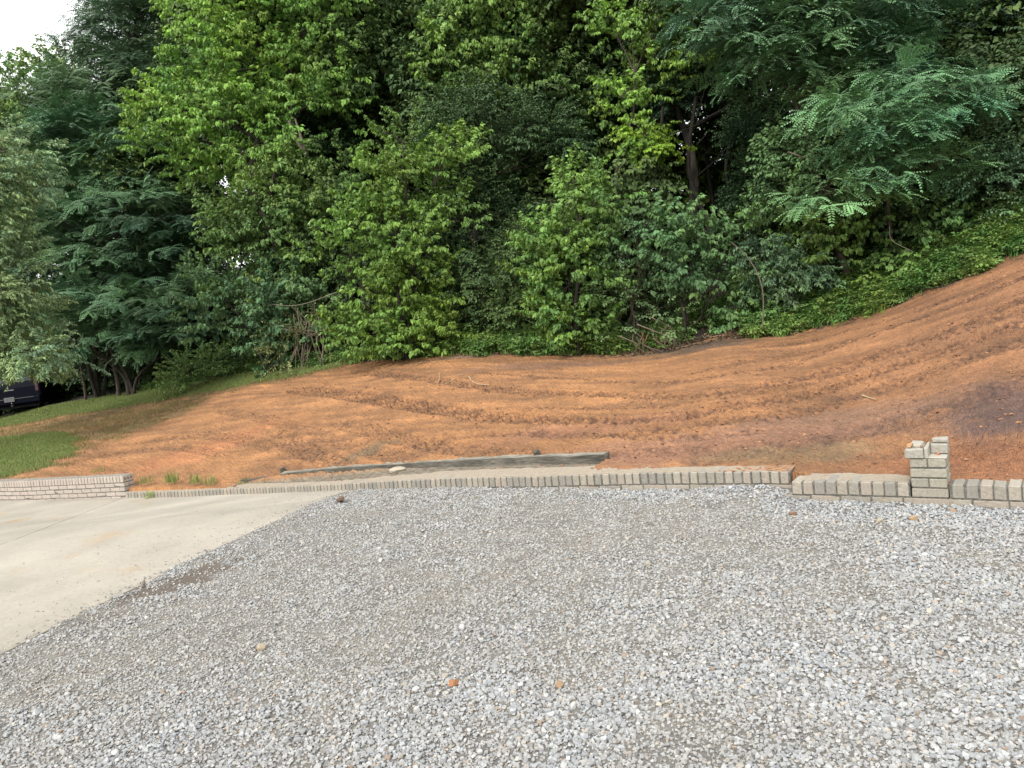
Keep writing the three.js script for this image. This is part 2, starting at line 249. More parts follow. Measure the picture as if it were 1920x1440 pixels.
{
  const P = [], C = [], U = [], I = [], xs = [], zs = [];
  for (let x = -60; x < -5; x += 5) xs.push(x); for (let x = -5; x < 6; x += 0.04) xs.push(x); for (let x = 6; x <= 60; x += 5) xs.push(x);
  for (let z = -11; z < 0; z += 0.04) zs.push(z); for (let z = 0; z <= 60; z += 4) zs.push(z);
  for (const z of zs) for (const x of xs) {
    const k = coarse(x, z), g = 0.82 + 0.3 * fbm(x * 2, z * 2, 3), warm = 0.5 + 0.5 * N2(x * 1.1 + 20, z * 1.1), dk = soilPatch(x, z);
    let c = [mix(0.235, 0.265, warm) * g, mix(0.225, 0.236, warm) * g, mix(0.205, 0.198, warm) * g].map(v => mix(v, v * 0.7, k)); c = c.map((v, i) => mix(v, [0.105, 0.08, 0.06][i], dk * 0.85));
    P.push(x, gravelH(x, z), z); C.push(...c); U.push(x, z);
  }
  const n = xs.length;
  for (let j = 0; j + 1 < zs.length; j++) for (let i = 0; i + 1 < n; i++) { const p = j * n + i, cx = xs[i], cz = zs[j]; const q = lie(cx, cz); if (cz < 0 && q.s > 0.25 && cz < -4) continue; I.push(p, p + n, p + 1, p + 1, p + n, p + n + 1); }
  const g = new THREE.BufferGeometry(); g.setAttribute('position', new THREE.Float32BufferAttribute(P, 3)); g.setAttribute('color', new THREE.Float32BufferAttribute(C, 3)); g.setAttribute('uv', new THREE.Float32BufferAttribute(U, 2)); g.setIndex(I); g.computeVertexNormals();
  struct('gravel_bed', g, yardMat, 'packed stone dust under the loose gravel of the yard');
}
{ // concrete slab in two pours with a control joint between them
  const slabTex = dataTex(1024, (u, v) => {
    const a = pfbm(u, v, 6, 6, 2), b = pn(u, v, 130, 5), br = pfbm(u + 0.1 * v, v, 3, 3, 12), sp = 0, rust = 0.75 * sstep(0.2, 0.6, pfbm(u, v * 1.0, 7, 4, 21)), k = 0.93 + 0.11 * a + 0.03 * b + 0.15 * br - sp;
    return [0.755 * k, mix(0.72, 0.65, rust) * k, mix(0.66, 0.51, rust) * k];
  }, true);
  const slabMat = new THREE.MeshStandardMaterial({ color: new THREE.Color().setRGB(0.70, 0.70, 0.70), map: rep(slabTex, 0.13), roughness: 0.85, bumpMap: rep(noiseTex, 0.9), bumpScale: 0.004 });
  const jp = Array.from({ length: 12 }, (_, i) => xz(yardPt(mix(224, 0, i / 11), mix(938, 1026, i / 11)))), jx = z => { let k = 0; while (k < 10 && jp[k + 1][1] < z) k++; const [a, b] = [jp[k], jp[k + 1]]; return mix(a[0], b[0], (z - a[1]) / (b[1] - a[1])); };
  const pour = (xa, xb, z0, z1) => {
    const P = [], U = [], I = [], nz = 90, nx = 60;
    for (let j = 0; j <= nz; j++) { const z = mix(z0, z1, j / nz), a = xa(z), b = xb(z); for (let i = 0; i <= nx; i++) { const t = i / nx, x = mix(a, b, t), ed = i === 0 || i === nx ? -0.006 : 0; P.push(x, yardY(x, z) + 0.022 + 0.004 * N2(x * 0.7, z * 0.7) + ed, z); U.push(x, z); } }
    for (let j = 0; j < nz; j++) for (let i = 0; i < nx; i++) { const p = j * (nx + 1) + i; I.push(p, p + nx + 1, p + 1, p + 1, p + nx + 1, p + nx + 2); }
    for (const i of [0, nx]) { const b0 = P.length / 3; for (let j = 0; j <= nz; j++) { const p = j * (nx + 1) + i; P.push(P[p * 3], P[p * 3 + 1], P[p * 3 + 2], P[p * 3], P[p * 3 + 1] - 0.11, P[p * 3 + 2]); U.push(U[p * 2], U[p * 2 + 1], U[p * 2] + 0.11, U[p * 2 + 1]); } for (let j = 0; j < nz; j++) { const q = b0 + j * 2; i ? I.push(q, q + 1, q + 2, q + 2, q + 1, q + 3) : I.push(q, q + 2, q + 1, q + 2, q + 3, q + 1); } }
    const g = new THREE.BufferGeometry(); g.setAttribute('position', new THREE.Float32BufferAttribute(P, 3)); g.setAttribute('uv', new THREE.Float32BufferAttribute(U, 2)); g.setIndex(I); g.computeVertexNormals(); return g;
  };
  const warp = z => 0.012 * N2(z * 3, 4) + 0.006 * N2(z * 11, 8);
  struct('concrete_slab', pour(z => Math.min(jx(z), edgeX(z) - 3.0) + 0.006, z => edgeX(z) + warp(z), -14, 6), slabMat, 'near pour of the pale concrete driveway beside the gravel');
  struct('concrete_slab', pour(z => -26, z => Math.min(jx(z), edgeX(z) - 3.0) - 0.006, -22, 6), slabMat, 'far left pour of the pale concrete driveway before the tall brick wall');
}
// loose crushed stone: real stones, several shapes, lying on the bed
const stoneMat = new THREE.MeshStandardMaterial({ roughness: 0.9, map: rep(gravelTex, 6) });
function stoneGeo(flat, n = 13) { const p = []; for (let i = 0; i < n; i++) { const v = V(rr(-1, 1), rr(-1, 1), rr(-1, 1)); v.normalize().multiplyScalar(rr(0.82, 1)); v.y *= flat; v.x *= 1.15; p.push(v); } const g = new ConvexGeometry(p), P = g.attributes.position, uv = []; for (let i = 0; i < P.count; i++) uv.push(P.getX(i) * 0.05, P.getZ(i) * 0.05); g.setAttribute('uv', new THREE.Float32BufferAttribute(uv, 2)); return g; }
function stoneTint(c, dust) { // grey limestone with some tan, white and rusty ones
  const t = rnd(), v = rr(0.76, 1.16); let b = t < 0.62 ? [0.41, 0.42, 0.42] : t < 0.80 ? [0.33, 0.345, 0.36] : t < 0.89 ? [0.54, 0.535, 0.515] : t < 0.95 ? [0.47, 0.42, 0.345] : t < 0.985 ? [0.29, 0.27, 0.25] : [0.38, 0.27, 0.19];
  b = b.map((q, i) => mix(q, [0.38, 0.35, 0.305][i], dust)); return c.setRGB(b[0] * v * 0.92, b[1] * v * 0.925, b[2] * v * 0.935);
}
{
  const sizes = [['coarse', 0.72, 6, 110000], ['medium', 0.7, 5, 300000], ['fine', 0.75, 3, 260000]], M = new THREE.Matrix4(), Q = new THREE.Quaternion(), Eu = new THREE.Euler(), c = new THREE.Color();
  const gravel = new THREE.Group(); gravel.name = numbered('gravel'); scene.add(gravel);
  tag(gravel, 'loose grey crushed stone covering the yard in front of the low wall', 'gravel', null, 'stuff');
  for (const [kind, flat, shapes, tries] of sizes) {
    const lists = Array.from({ length: shapes }, () => []);
    for (let i = 0; i < tries; i++) {
      const z = -1.2 - 7.6 * rnd(), half = 1.25 + 0.92 * -z * 0.8, x = rr(-half, half) + 0.3;
      if (x < edgeX(z) + 0.02 + (kind === 'coarse' ? 0.03 : 0) * rnd()) { if (rnd() > 0.3 * Math.exp(-(edgeX(z) - x) / 0.04) + 0.01 * Math.exp(-(edgeX(z) - x) / 0.35)) continue; }
      const q = lie(x, z); if (z < -3.5 && (q.s > -0.002 || distPoly(wallFront, x, z)[0] < 0.012)) continue;
      if (rnd() < 0.8 * soilPatch(x, z)) continue;
      const k = coarse(x, z), far = clamp((-z - 3) / 5);
      let r;
      if (kind === 'coarse') { if (rnd() > sstep(0.22, 0.85, k) * 1.0 + 0.10) continue; r = rr(0.0068, 0.0138) * (rnd() < 0.08 ? 1.45 : 1); }
      else if (kind === 'medium') { if (rnd() > 0.55 + 0.45 * k) continue; r = rr(0.006, 0.0105); }
      else { r = rr(0.003, 0.0065); if (rnd() < 0.5 * k) continue; }
      const onSlab = x < edgeX(z), y = (onSlab ? yardY(x, z) + 0.022 : gravelH(x, z)) + r * flat * rr(0.15, 0.75) + (kind === 'coarse' ? k * 0.006 * rnd() : 0);
      Eu.set(rr(-0.45, 0.45), rr(0, tau), rr(-0.45, 0.45)); if (rnd() < 0.2) Eu.x += 1.2; Q.setFromEuler(Eu);
      lists[Math.floor(rnd() * shapes)].push([M.compose(V(x, y, z), Q, V(r * rr(0.8, 1.25), r * rr(0.8, 1.1), r * rr(0.8, 1.2))).clone(), stoneTint(c, (1 - k) * (0.3 + 0.6 * rnd()) + (kind === 'fine' ? 0.25 : 0)).clone()]);
    }
    for (const L of lists) { const m = new THREE.InstancedMesh(stoneGeo(flat, kind === 'fine' ? 8 : 13), stoneMat, L.length); m.name = kind + '_stones'; m.userData.kind = 'stuff'; L.forEach((s, i) => { m.setMatrixAt(i, s[0]); m.setColorAt(i, s[1]); }); shade(m); gravel.add(m); }
  }
}
function oddStone(px, py, r, tint, label, hf = gravelH, cat = 'stone') { const p = onHeight(px, py, hf), m = std(tint, 0.95, { map: rep(gravelTex, 6) }); const o = mesh('stone', stoneGeo(0.75, 18), m); o.scale.setScalar(r); o.position.set(p.x, p.y + r * 0.35, p.z); o.rotation.set(rr(-0.3, 0.3), rr(0, 6), rr(-0.3, 0.3)); return tag(o, label, cat); }
oddStone(850, 1284, 0.028, [0.33, 0.15, 0.065], 'rusty orange pebble alone in the middle of the grey gravel');
oddStone(1487, 966, 0.030, [0.20, 0.12, 0.08], 'dark brown stone on the gravel below the step in the low wall');
oddStone(1712, 975, 0.032, [0.38, 0.26, 0.15], 'tan orange stone on the gravel below the brick pillar');
oddStone(1787, 959, 0.025, [0.34, 0.24, 0.16], 'brownish stone against the wall foot right of the brick pillar');
oddStone(1648, 979, 0.025, [0.40, 0.34, 0.23], 'yellowish stone on the gravel left of the tan orange stone');
oddStone(639, 939, 0.045, [0.17, 0.11, 0.08], 'dark brown stone lying where slab, low wall and gravel meet', (x, z) => gravelH(x, z) + 0.02);
oddStone(490, 1219, 0.03, [0.36, 0.30, 0.21], 'light tan stone on the gravel right of the slab edge');
oddStone(1050, 1288, 0.022, [0.30, 0.20, 0.12], 'small brown stone on the gravel right of the rusty orange pebble');
// ------------------------------------------------------------------ brick walls
const brickTex = dataTex(256, (u, v) => { const sp = pn(u, v, 60, 3), w = pfbm(u, v, 5, 4, 15), a = 0.86 + 0.26 * pfbm(u, v, 9, 4, 5) + 0.10 * pn(u, v, 110, 8) - (sp > 0.6 ? 0.35 : 0) - 0.2 * sstep(0.15, 0.5, w); return [a, a * (1 - 0.05 * sstep(0, 0.5, w)), a * (1 - 0.12 * sstep(0, 0.5, w))]; });
const brickMats = [[0.404, 0.365, 0.302], [0.447, 0.404, 0.336], [0.361, 0.336, 0.286], [0.430, 0.374, 0.311], [0.331, 0.310, 0.273]].map(c => std(c.map((v, i) => v * [0.76, 0.755, 0.745][i]), 0.92, { map: rep(brickTex, 4), bumpMap: rep(brickTex, 4), bumpScale: 0.0025 }));
const paleMats = [[0.482, 0.425, 0.365], [0.516, 0.463, 0.399], [0.456, 0.404, 0.353], [0.490, 0.425, 0.370]].map(c => std(c.map((v, i) => v * [0.84, 0.82, 0.82][i]), 0.92, { map: rep(brickTex, 4), bumpMap: rep(brickTex, 4), bumpScale: 0.0025 }));
const mortarMat = std([0.235, 0.22, 0.19], 1, { map: rep(noiseTex, 3), bumpMap: rep(noiseTex, 6), bumpScale: 0.004 });
const smearMat = std([0.38, 0.315, 0.24], 1, { map: rep(gravelTex, 1.5), bumpMap: rep(noiseTex, 5), bumpScale: 0.006 });
function boxUV(g, ox = 0) { g.computeVertexNormals(); const P = g.attributes.position, N = g.attributes.normal, u = []; for (let i = 0; i < P.count; i++) { const a = [Math.abs(N.getX(i)), Math.abs(N.getY(i)), Math.abs(N.getZ(i))]; u.push(...(a[0] > a[1] && a[0] > a[2] ? [P.getZ(i) + ox, P.getY(i)] : a[1] > a[2] ? [P.getX(i) + ox, P.getZ(i)] : [P.getX(i) + ox, P.getY(i) + ox * 0.7])); } g.setAttribute('uv', new THREE.Float32BufferAttribute(u, 2)); return g; }
function block(w, h, d, c = 0.004, j = 0.0012, ox = 0) { // bevelled block with slightly uneven corners
  const p = []; for (const sx of [-1, 1]) for (const sy of [-1, 1]) for (const sz of [-1, 1]) { const q = V(sx * w / 2 + rr(-j, j), sy * h / 2 + rr(-j, j), sz * d / 2 + rr(-j, j)), k = c * rr(0.6, 1.5); p.push(V(q.x - sx * k, q.y - sy * k, q.z), V(q.x - sx * k, q.y, q.z - sz * k), V(q.x, q.y - sy * k, q.z - sz * k)); }
  return boxUV(new ConvexGeometry(p), ox);
}
const vary = (w, h, d, n = 5) => Array.from({ length: n }, (_, i) => block(w, h, d, 0.004, 0.0015, i * 0.37));
const rowlocks = vary(0.057, 0.092, 0.194), stretchers = vary(0.190, 0.057, 0.09), halves = vary(0.098, 0.057, 0.09);
const pick = a => a[Math.floor(rnd() * a.length)];
class Run { // a wall line with its cap height
  constructor(pts, caps, open) { this.c = pts.map(p => V(p.x, 0, p.z)); this.L = [0]; for (let i = 1; i < pts.length; i++) this.L.push(this.L[i - 1] + this.c[i].distanceTo(this.c[i - 1])); this.caps = caps; this.len = this.L.at(-1); this.curve = new THREE.CatmullRomCurve3(this.c, false, 'centripetal'); this.tot = this.curve.getLength(); }
  at(s) { const t = clamp(s / this.tot), p = this.curve.getPointAt(t), d = this.curve.getTangentAt(t); let k = 0, l = t * this.len; while (k < this.L.length - 2 && this.L[k + 1] < l) k++; const cap = mix(this.caps[k], this.caps[k + 1], clamp((l - this.L[k]) / (this.L[k + 1] - this.L[k]))); return { p, yaw: Math.atan2(-d.z, d.x), back: V(d.z, 0, -d.x), y: yardY(p.x, p.z) + cap }; }
}
function lay(wall, geos, mats, q, along, up, back, yawJ = 0.008) { const o = mesh('brick', pick(geos), pick(mats), wall); o.position.set(q.p.x, q.y + up, q.p.z).addScaledVector(q.back, back).add(V(rr(-1, 1), rr(-1, 1), rr(-1, 1)).multiplyScalar(0.0013)); o.rotation.set(0, q.yaw + rr(-yawJ, yawJ), rr(-0.006, 0.006)); o.rotation.order = 'YXZ'; return o; }
function ribbon(run, s0, s1, y0, y1, b0, b1, n, m, name, wall, ragged = 0) { // a strip of mortar following the line, closed on all sides
  const P = [], U = [], I = [];
  for (let i = 0; i <= n; i++) { const s = mix(s0, s1, i / n), q = run.at(s), f = q.p.clone().addScaledVector(q.back, b0 + ragged * 0.02 * Math.max(0, N2(s * 7, b0))), b = q.p.clone().addScaledVector(q.back, b1 + ragged * 0.02 * N2(s * 5, 9)), j = ragged ? 0.0035 * N2(s * 9, 3) : 0, yb = y0 === null ? yardY(f.x, f.z) - 0.25 : q.y + y0; for (const [v, y] of [[f, yb], [f, q.y + y1 + j], [b, q.y + y1 + j * 0.5], [b, yb]]) { P.push(v.x, y, v.z); U.push(s, (v === f ? 0 : 0.2) + y); } }
  for (let i = 0; i < n; i++) for (let k = 0; k < 4; k++) { const a = i * 4 + k, b = i * 4 + (k + 1) % 4; I.push(a, a + 4, b, b, a + 4, b + 4); }
  I.push(0, 1, 2, 0, 2, 3, n * 4, n * 4 + 2, n * 4 + 1, n * 4, n * 4 + 3, n * 4 + 2);
  let g = new THREE.BufferGeometry(); g.setAttribute('position', new THREE.Float32BufferAttribute(P, 3)); g.setAttribute('uv', new THREE.Float32BufferAttribute(U, 2)); g.setIndex(I); g = g.toNonIndexed(); g.computeVertexNormals(); return mesh(name, g, m, wall);
}
const wallThing = (name, label) => thing(name, label, 'brick wall');
{ // tall wall on the left: four courses of stretchers under a rowlock cap
  const w = wallThing('brick_wall', 'tall cream brick wall with rowlock cap along the concrete slab'), run = new Run(footLine.slice(0, 5), [0.335, 0.335, 0.33, 0.335, 0.345]), s1 = run.tot, s0 = s1 - 7.5;
  const mb = ribbon(run, s0, s1 - 0.008, null, -0.005, 0.008, 0.19, 60, mortarMat, 'mortar', w);
  for (let s = s1 - 0.0285; s > s0; s -= 0.0665) { const q = run.at(s); lay(w, rowlocks, paleMats, q, 0, -0.046, 0.097); }
  for (let k = 0; k < 4; k++) for (let s = s1 - (k % 2 ? 0.05 : 0.095); s > s0; s -= 0.2) { const q = run.at(s), first = k % 2 && s > s1 - 0.06; lay(w, first ? halves : stretchers, paleMats, q, 0, -0.092 - 0.0385 - k * 0.067, 0.051); if (first) s += 0.055; }
  const e = run.at(s1); // end of the wall: header faces seen from the side, core holes in the last cap brick
  for (let k = 0; k < 4; k++) { const o = lay(w, halves, paleMats, e, 0, -0.092 - 0.0385 - k * 0.067, 0.148); o.position.addScaledVector(V(Math.cos(e.yaw), 0, -Math.sin(e.yaw)), -0.049); }
  for (const t of [0.045, 0.097, 0.149]) { const g = new THREE.CylinderGeometry(0.017, 0.017, 0.004, 14), o = mesh('core_hole', g, std([0.17, 0.12, 0.09], 1), w); o.position.copy(e.p).addScaledVector(e.back, t).add(V(Math.cos(e.yaw) * 0.0012, e.y - 0.046, -Math.sin(e.yaw) * 0.0012)); o.rotation.set(0, e.yaw, Math.PI / 2, 'YXZ'); }
  ribbon(run, s0, s1 - 0.002, -0.02, 0.003, 0.012, 0.19, 160, std([0.47, 0.42, 0.355], 1, { map: rep(noiseTex, 3), bumpMap: rep(noiseTex, 5), bumpScale: 0.005 }), 'mortar_smear', w, 1);
}
let midRun;
{ // long low wall in the middle
  const w = wallThing('low_brick_wall', 'long low curved brick edging wall with the timber behind'), run = new Run(footLine.slice(4), [0.10, 0.10, 0.095, 0.09, 0.098, 0.112, 0.148, 0.165, 0.17]); midRun = run;
  ribbon(run, 0, run.tot + 0, null, -0.005, 0.008, 0.19, 120, mortarMat, 'mortar', w);
  for (let s = 0.03, i = 0; s < run.tot; s += 0.0705, i++) { const q = run.at(s); lay(w, rowlocks, brickMats, q, 0, -0.046, 0.097 + (i % 7 === 3 ? 0.003 : 0)); }
  for (let s = 0.1; s < run.tot; s += 0.2) lay(w, stretchers, brickMats, run.at(s), 0, -0.092 - 0.0385, 0.049);
  for (let s = 0.02; s < run.tot; s += 0.2) lay(w, stretchers, brickMats, run.at(s), 0, -0.092 - 0.1055, 0.049);
  ribbon(run, 0, run.tot - 1.2, -0.02, 0.0022, 0.014, 0.36, 260, smearMat, 'mortar_smear', w, 1); ribbon(run, run.tot - 1.2, run.tot, -0.02, 0.0018, 0.016, 0.2, 60, smearMat, 'mortar_smear', w, 1);
}
const rightRun = new Run(rightLine, [0.137, 0.145, 0.15, 0.152, 0.152, 0.152]);
const pillarS = (() => { const p = yardPt(1745, 949); let best = 0, bd = 9; for (let s = 0; s < rightRun.tot; s += 0.002) { const d = rightRun.at(s).p.distanceTo(V(p.x, 0, p.z)); if (d < bd) { bd = d; best = s; } } return best; })();
{ // low wall on the right, on both sides of the broken pillar
  const w = wallThing('low_brick_wall', 'low brick edging wall on the right that holds the broken pillar'), e = rightRun.tot, hp = 0.115;
  ribbon(rightRun, 0, pillarS - hp, null, -0.005, 0.008, 0.2, 30, mortarMat, 'mortar', w); ribbon(rightRun, pillarS + hp, e, null, -0.005, 0.008, 0.2, 40, mortarMat, 'mortar', w);
  const big = vary(0.066, 0.092, 0.194, 4);
  const step = (a, b) => { const n = Math.round((b - a) / 0.0765), d = (b - a) / n; for (let i = 0; i < n; i++) lay(w, big, brickMats, rightRun.at(a + (i + 0.5) * d), 0, -0.046, 0.097, 0.015); };
  step(0, pillarS - hp - 0.004); step(pillarS + hp + 0.012, pillarS + hp + 0.012 + 0.0765 * 30);
  for (let s = 0.1; s < e; s += 0.2) lay(w, stretchers, brickMats, rightRun.at(s), 0, -0.092 - 0.1055, 0.049);
  for (let s = 0.03; s < e; s += 0.2) if (Math.abs(s - pillarS) > 0.2 || 1) lay(w, stretchers, brickMats, rightRun.at(s), 0, -0.092 - 0.0385, 0.049);
  ribbon(rightRun, 0.05, pillarS - hp - 0.02, -0.02, 0.0016, 0.05, 0.25, 60, smearMat, 'mortar_smear', w, 1);
}
{ // broken pillar
  const q = rightRun.at(pillarS), w = thing('brick_pillar', 'broken square brick pillar standing in the low wall on the right', 'pillar', [q.p.x, q.y - 0.092, q.p.z]); w.rotation.y = q.yaw;
  const mossy = [[0.30, 0.28, 0.225], [0.32, 0.30, 0.24], [0.285, 0.268, 0.22]].map(c => std(c, 0.95, { map: rep(brickTex, 4), bumpMap: rep(brickTex, 4), bumpScale: 0.003 }));
  const longB = vary(0.212, 0.057, 0.092, 3), halfB = vary(0.101, 0.057, 0.092, 3), put = (g, m, x, y, z, ry = 0, rx = 0, rz = 0) => { const o = mesh('brick', Array.isArray(g) ? pick(g) : g, Array.isArray(m) ? pick(m) : m, w); o.position.set(x, y, z); o.rotation.set(rx, ry, rz); return o; };
  mesh('mortar', boxUV(new THREE.BoxGeometry(0.198, 0.40, 0.19)), mortarMat, w).position.set(0.0, 0.065, -0.103);
  put(longB, brickMats, 0.004, -0.038, -0.046); put(longB, brickMats, 0.004, -0.038, -0.155); put(longB, brickMats, 0.002, 0.029, -0.046); put(longB, mossy, 0.002, 0.029, -0.155);
  for (const y of [0.096, 0.230]) for (const x of [-0.055, 0.055]) for (const z of [-0.046, -0.155]) put(halfB, mossy, x + rr(-0.002, 0.002), y, z);
  put(longB, mossy, 0, 0.163, -0.046); put(longB, mossy, 0, 0.163, -0.155);
  const dressed = std([0.34, 0.322, 0.275], 0.95, { map: rep(brickTex, 4), bumpMap: rep(brickTex, 4), bumpScale: 0.004 });
  const dr = [dressed]; rnd();
  put(block(0.108, 0.062, 0.198, 0.006, 0.003), dr, -0.078, 0.297, -0.085, 0.03, 0.02);        // header that overhangs to the left
  put(block(0.100, 0.070, 0.092, 0.006, 0.003), dr, 0.058, 0.302, -0.160, -0.03);                 // brick left standing at the back
  put(block(0.095, 0.030, 0.070, 0.006, 0.003), dr, 0.060, 0.354, -0.170, 0.05, 0, 0.04);        // piece on top of it
  const mort = std([0.36, 0.335, 0.28], 1, { bumpMap: rep(noiseTex, 6), bumpScale: 0.006 });
  mesh('mortar_fin', block(0.024, 0.074, 0.19, 0.006, 0.004), mort, w).position.set(-0.008, 0.298, -0.095);
  mesh('mortar_bed', block(0.108, 0.014, 0.098, 0.005, 0.004), mort, w).position.set(0.056, 0.266, -0.055);
  mesh('mortar_strip', block(0.075, 0.020, 0.16, 0.006, 0.006), mort, w).position.set(-0.07, 0.336, -0.12);
  const clay = mesh('clay_smudge', stoneGeo(0.3, 22), std([0.46, 0.17, 0.075], 1), w); clay.scale.set(0.030, 0.026, 0.022); clay.position.set(0.050, 0.276, -0.072); clay.rotation.z = 0.5;
  const odd = (x, y, z, r, c, label) => { const p = w.localToWorld(V(x, y, z)); const o = mesh('stone', stoneGeo(0.8, 18), std(c, 0.95)); o.position.copy(p); o.scale.setScalar(r); tag(o, label, 'stone'); };
  w.updateMatrixWorld(true);
  odd(-0.098, 0.345, -0.03, 0.024, [0.36, 0.21, 0.11], 'brown clay lump on the left top brick of the broken pillar'); odd(-0.03, 0.340, -0.03, 0.012, [0.22, 0.12, 0.07], 'small dark pebble in the middle of the pillar top');
}
// ------------------------------------------------------------------ foliage
function leafMat(tr = 0.35) { const m = new THREE.MeshPhysicalMaterial({ roughness: 0.62, transmission: tr, thickness: 0, side: THREE.DoubleSide, specularIntensity: 0.5 }); return m; }
const leafMats = { broad: leafMat(0.4), fern: leafMat(0.34), dark: leafMat(0) };
const barkTex = dataTex(256, (u, v) => { const a = 0.7 + 0.4 * pn(u, v * 0.3, 26, 3) + 0.3 * pfbm(u, v, 9, 4, 6); return [a, a * 0.97, a * 0.92]; });
const bark = std([0.12, 0.098, 0.075], 1, { map: rep(barkTex, 1), bumpMap: rep(barkTex, 1), bumpScale: 0.02 }), barkDark = std([0.055, 0.046, 0.038], 1, { map: rep(barkTex, 1) }), barkPale = std([0.25, 0.21, 0.165], 1, { map: rep(barkTex, 2) });
const gapBark = std([0.026, 0.022, 0.018], 1, { map: rep(barkTex, 1) });
class Leaves { // collects folded leaf blades; colours vary from blade to blade
  constructor() { this.p = []; this.c = []; this.i = []; }
  blade(o, dir, up, L, W, fold, tint) { // o base, dir midrib, up leaf normal
    const s = V().crossVectors(dir, up).normalize(), n = V().crossVectors(s, dir).normalize(), k = this.p.length / 3, q = (f, w, h) => { const v = o.clone().addScaledVector(dir, f * L).addScaledVector(s, w * W).addScaledVector(n, h); this.p.push(v.x, v.y, v.z); this.c.push(tint, tint, tint); };
    q(0, 0, 0); q(0.55, 0, -fold * W * 0.4); q(1, 0, -L * 0.14); q(0.42, 0.5, fold * W * 0.5); q(0.42, -0.5, fold * W * 0.5);
    this.i.push(k, k + 1, k + 3, k + 1, k + 2, k + 3, k, k + 4, k + 1, k + 1, k + 4, k + 2);
  }
  small(o, dir, up, L, W, tint) { const s = V().crossVectors(dir, up).normalize(), k = this.p.length / 3; for (const [f, w] of [[0, 0], [0.5, 0.5], [1, 0], [0.5, -0.5]]) { const v = o.clone().addScaledVector(dir, f * L).addScaledVector(s, w * W); this.p.push(v.x, v.y, v.z); this.c.push(tint, tint, tint); } this.i.push(k, k + 1, k + 2, k, k + 2, k + 3); }
  build() { const g = new THREE.BufferGeometry(); g.setAttribute('position', new THREE.Float32BufferAttribute(this.p, 3)); g.setAttribute('color', new THREE.Float32BufferAttribute(this.c, 3)); g.setIndex(this.i); g.computeVertexNormals(); return g; }
}
const dirOf = (yaw, pitch) => V(Math.cos(pitch) * Math.cos(yaw), Math.sin(pitch), Math.cos(pitch) * Math.sin(yaw));
function twigBroad(n, L, W, len, droop) { // compound leaves of three to five drooping leaflets along a shoot
  const B = new Leaves();
  for (let i = 0; i < n; i++) {
    const t = (i + 0.6) / n, o = V(len * t, 0.04 * len * Math.sin(t * 3), 0), side = i % 2 ? 1 : -1, yaw = side * rr(0.15, 1.7) * (1 - 0.35 * t), d = dirOf(yaw, rr(-0.75, 0.6)), st = o.clone().addScaledVector(d, L * rr(0.5, 0.9)), m = rnd() < 0.5 ? 3 : 5, tint = rr(0.75, 1.2);
    for (let k = 0; k < m; k++) { const a = k === 0 ? 0 : (k % 2 ? 1 : -1) * (0.55 + 0.35 * (k > 2)), off = k === 0 ? 0 : -0.35 * L * (k > 2 ? 2 : 1), bd = dirOf(yaw + a + rr(-0.35, 0.35), -droop + rr(-0.5, 0.55)); B.blade(st.clone().addScaledVector(d, off), bd, V(rr(-0.55, 0.55), 1, rr(-0.55, 0.55)), L * rr(0.55, 1.12), W * rr(0.85, 1.15), 0.5, tint * rr(0.9, 1.1)); }
  }
  return B.build();
}
function twigSimple(n, L, W, len, droop) { // single leaves along a shoot
  const B = new Leaves();
  for (let i = 0; i < n; i++) { const t = (i + 0.3) / n, yaw = (i % 2 ? 1 : -1) * rr(0.4, 1.5), o = V(len * t, rr(-0.02, 0.02), rr(-0.03, 0.03)); B.blade(o, dirOf(yaw, -droop + rr(-0.5, 0.5)), V(rr(-0.4, 0.4), 1, rr(-0.4, 0.4)), L * rr(0.7, 1.15), W * rr(0.8, 1.15), 0.4, rr(0.72, 1.2)); }
  return B.build();
}
function twigFern(fronds, FL, pairs, l, w) { // flat sprays of feathered fronds
  const B = new Leaves();
  for (let f = 0; f < fronds; f++) {
    const t = f / fronds, o = V(t * FL * 0.9, 0, 0), yaw = f === fronds - 1 ? 0 : (f % 2 ? 1 : -1) * rr(0.45, 1.1), tint = rr(0.78, 1.18), pit = rr(-0.3, 0.45), drp = rr(0.3, 1.4);
    for (let i = 1; i <= pairs; i++) { const u = i / pairs, d = dirOf(yaw, pit - drp * u * 0.7), c = o.clone().addScaledVector(dirOf(yaw, pit - drp * u * 0.35), FL * u), k = l * (1.05 - 0.45 * Math.abs(u - 0.45)); for (const sd of [1, -1]) B.small(c, dirOf(yaw + sd * 1.15, -0.18 - drp * u * 0.3 + rr(-0.1, 0.1)), V(0, 1, 0).addScaledVector(d, 0.2), k, w, tint * rr(0.9, 1.1)); if (i === pairs) B.small(c, d, V(0, 1, 0), k, w, tint); }
  }
  return B.build();
}
const TW = {
  elder: [0, 1, 2].map(() => twigBroad(6, 0.112, 0.060, 0.38, 0.85)), maple: [0, 1].map(() => twigBroad(7, 0.075, 0.034, 0.36, 0.55)),
  fine: [0, 1].map(() => twigSimple(22, 0.062, 0.034, 0.36, 0.4)), plain: [0, 1, 2].map(() => twigSimple(13, 0.10, 0.054, 0.36, 0.45)), vine: [0, 1].map(() => twigSimple(12, 0.10, 0.085, 0.30, 0.5)),
  locust: [0, 1, 2].map(() => twigFern(6, 0.28, 7, 0.060, 0.030)), mimosa: [0, 1, 2].map(() => twigFern(6, 0.34, 8, 0.075, 0.032)), spray: [0, 1, 2].map(() => twigFern(6, 0.24, 7, 0.050, 0.024)),
};
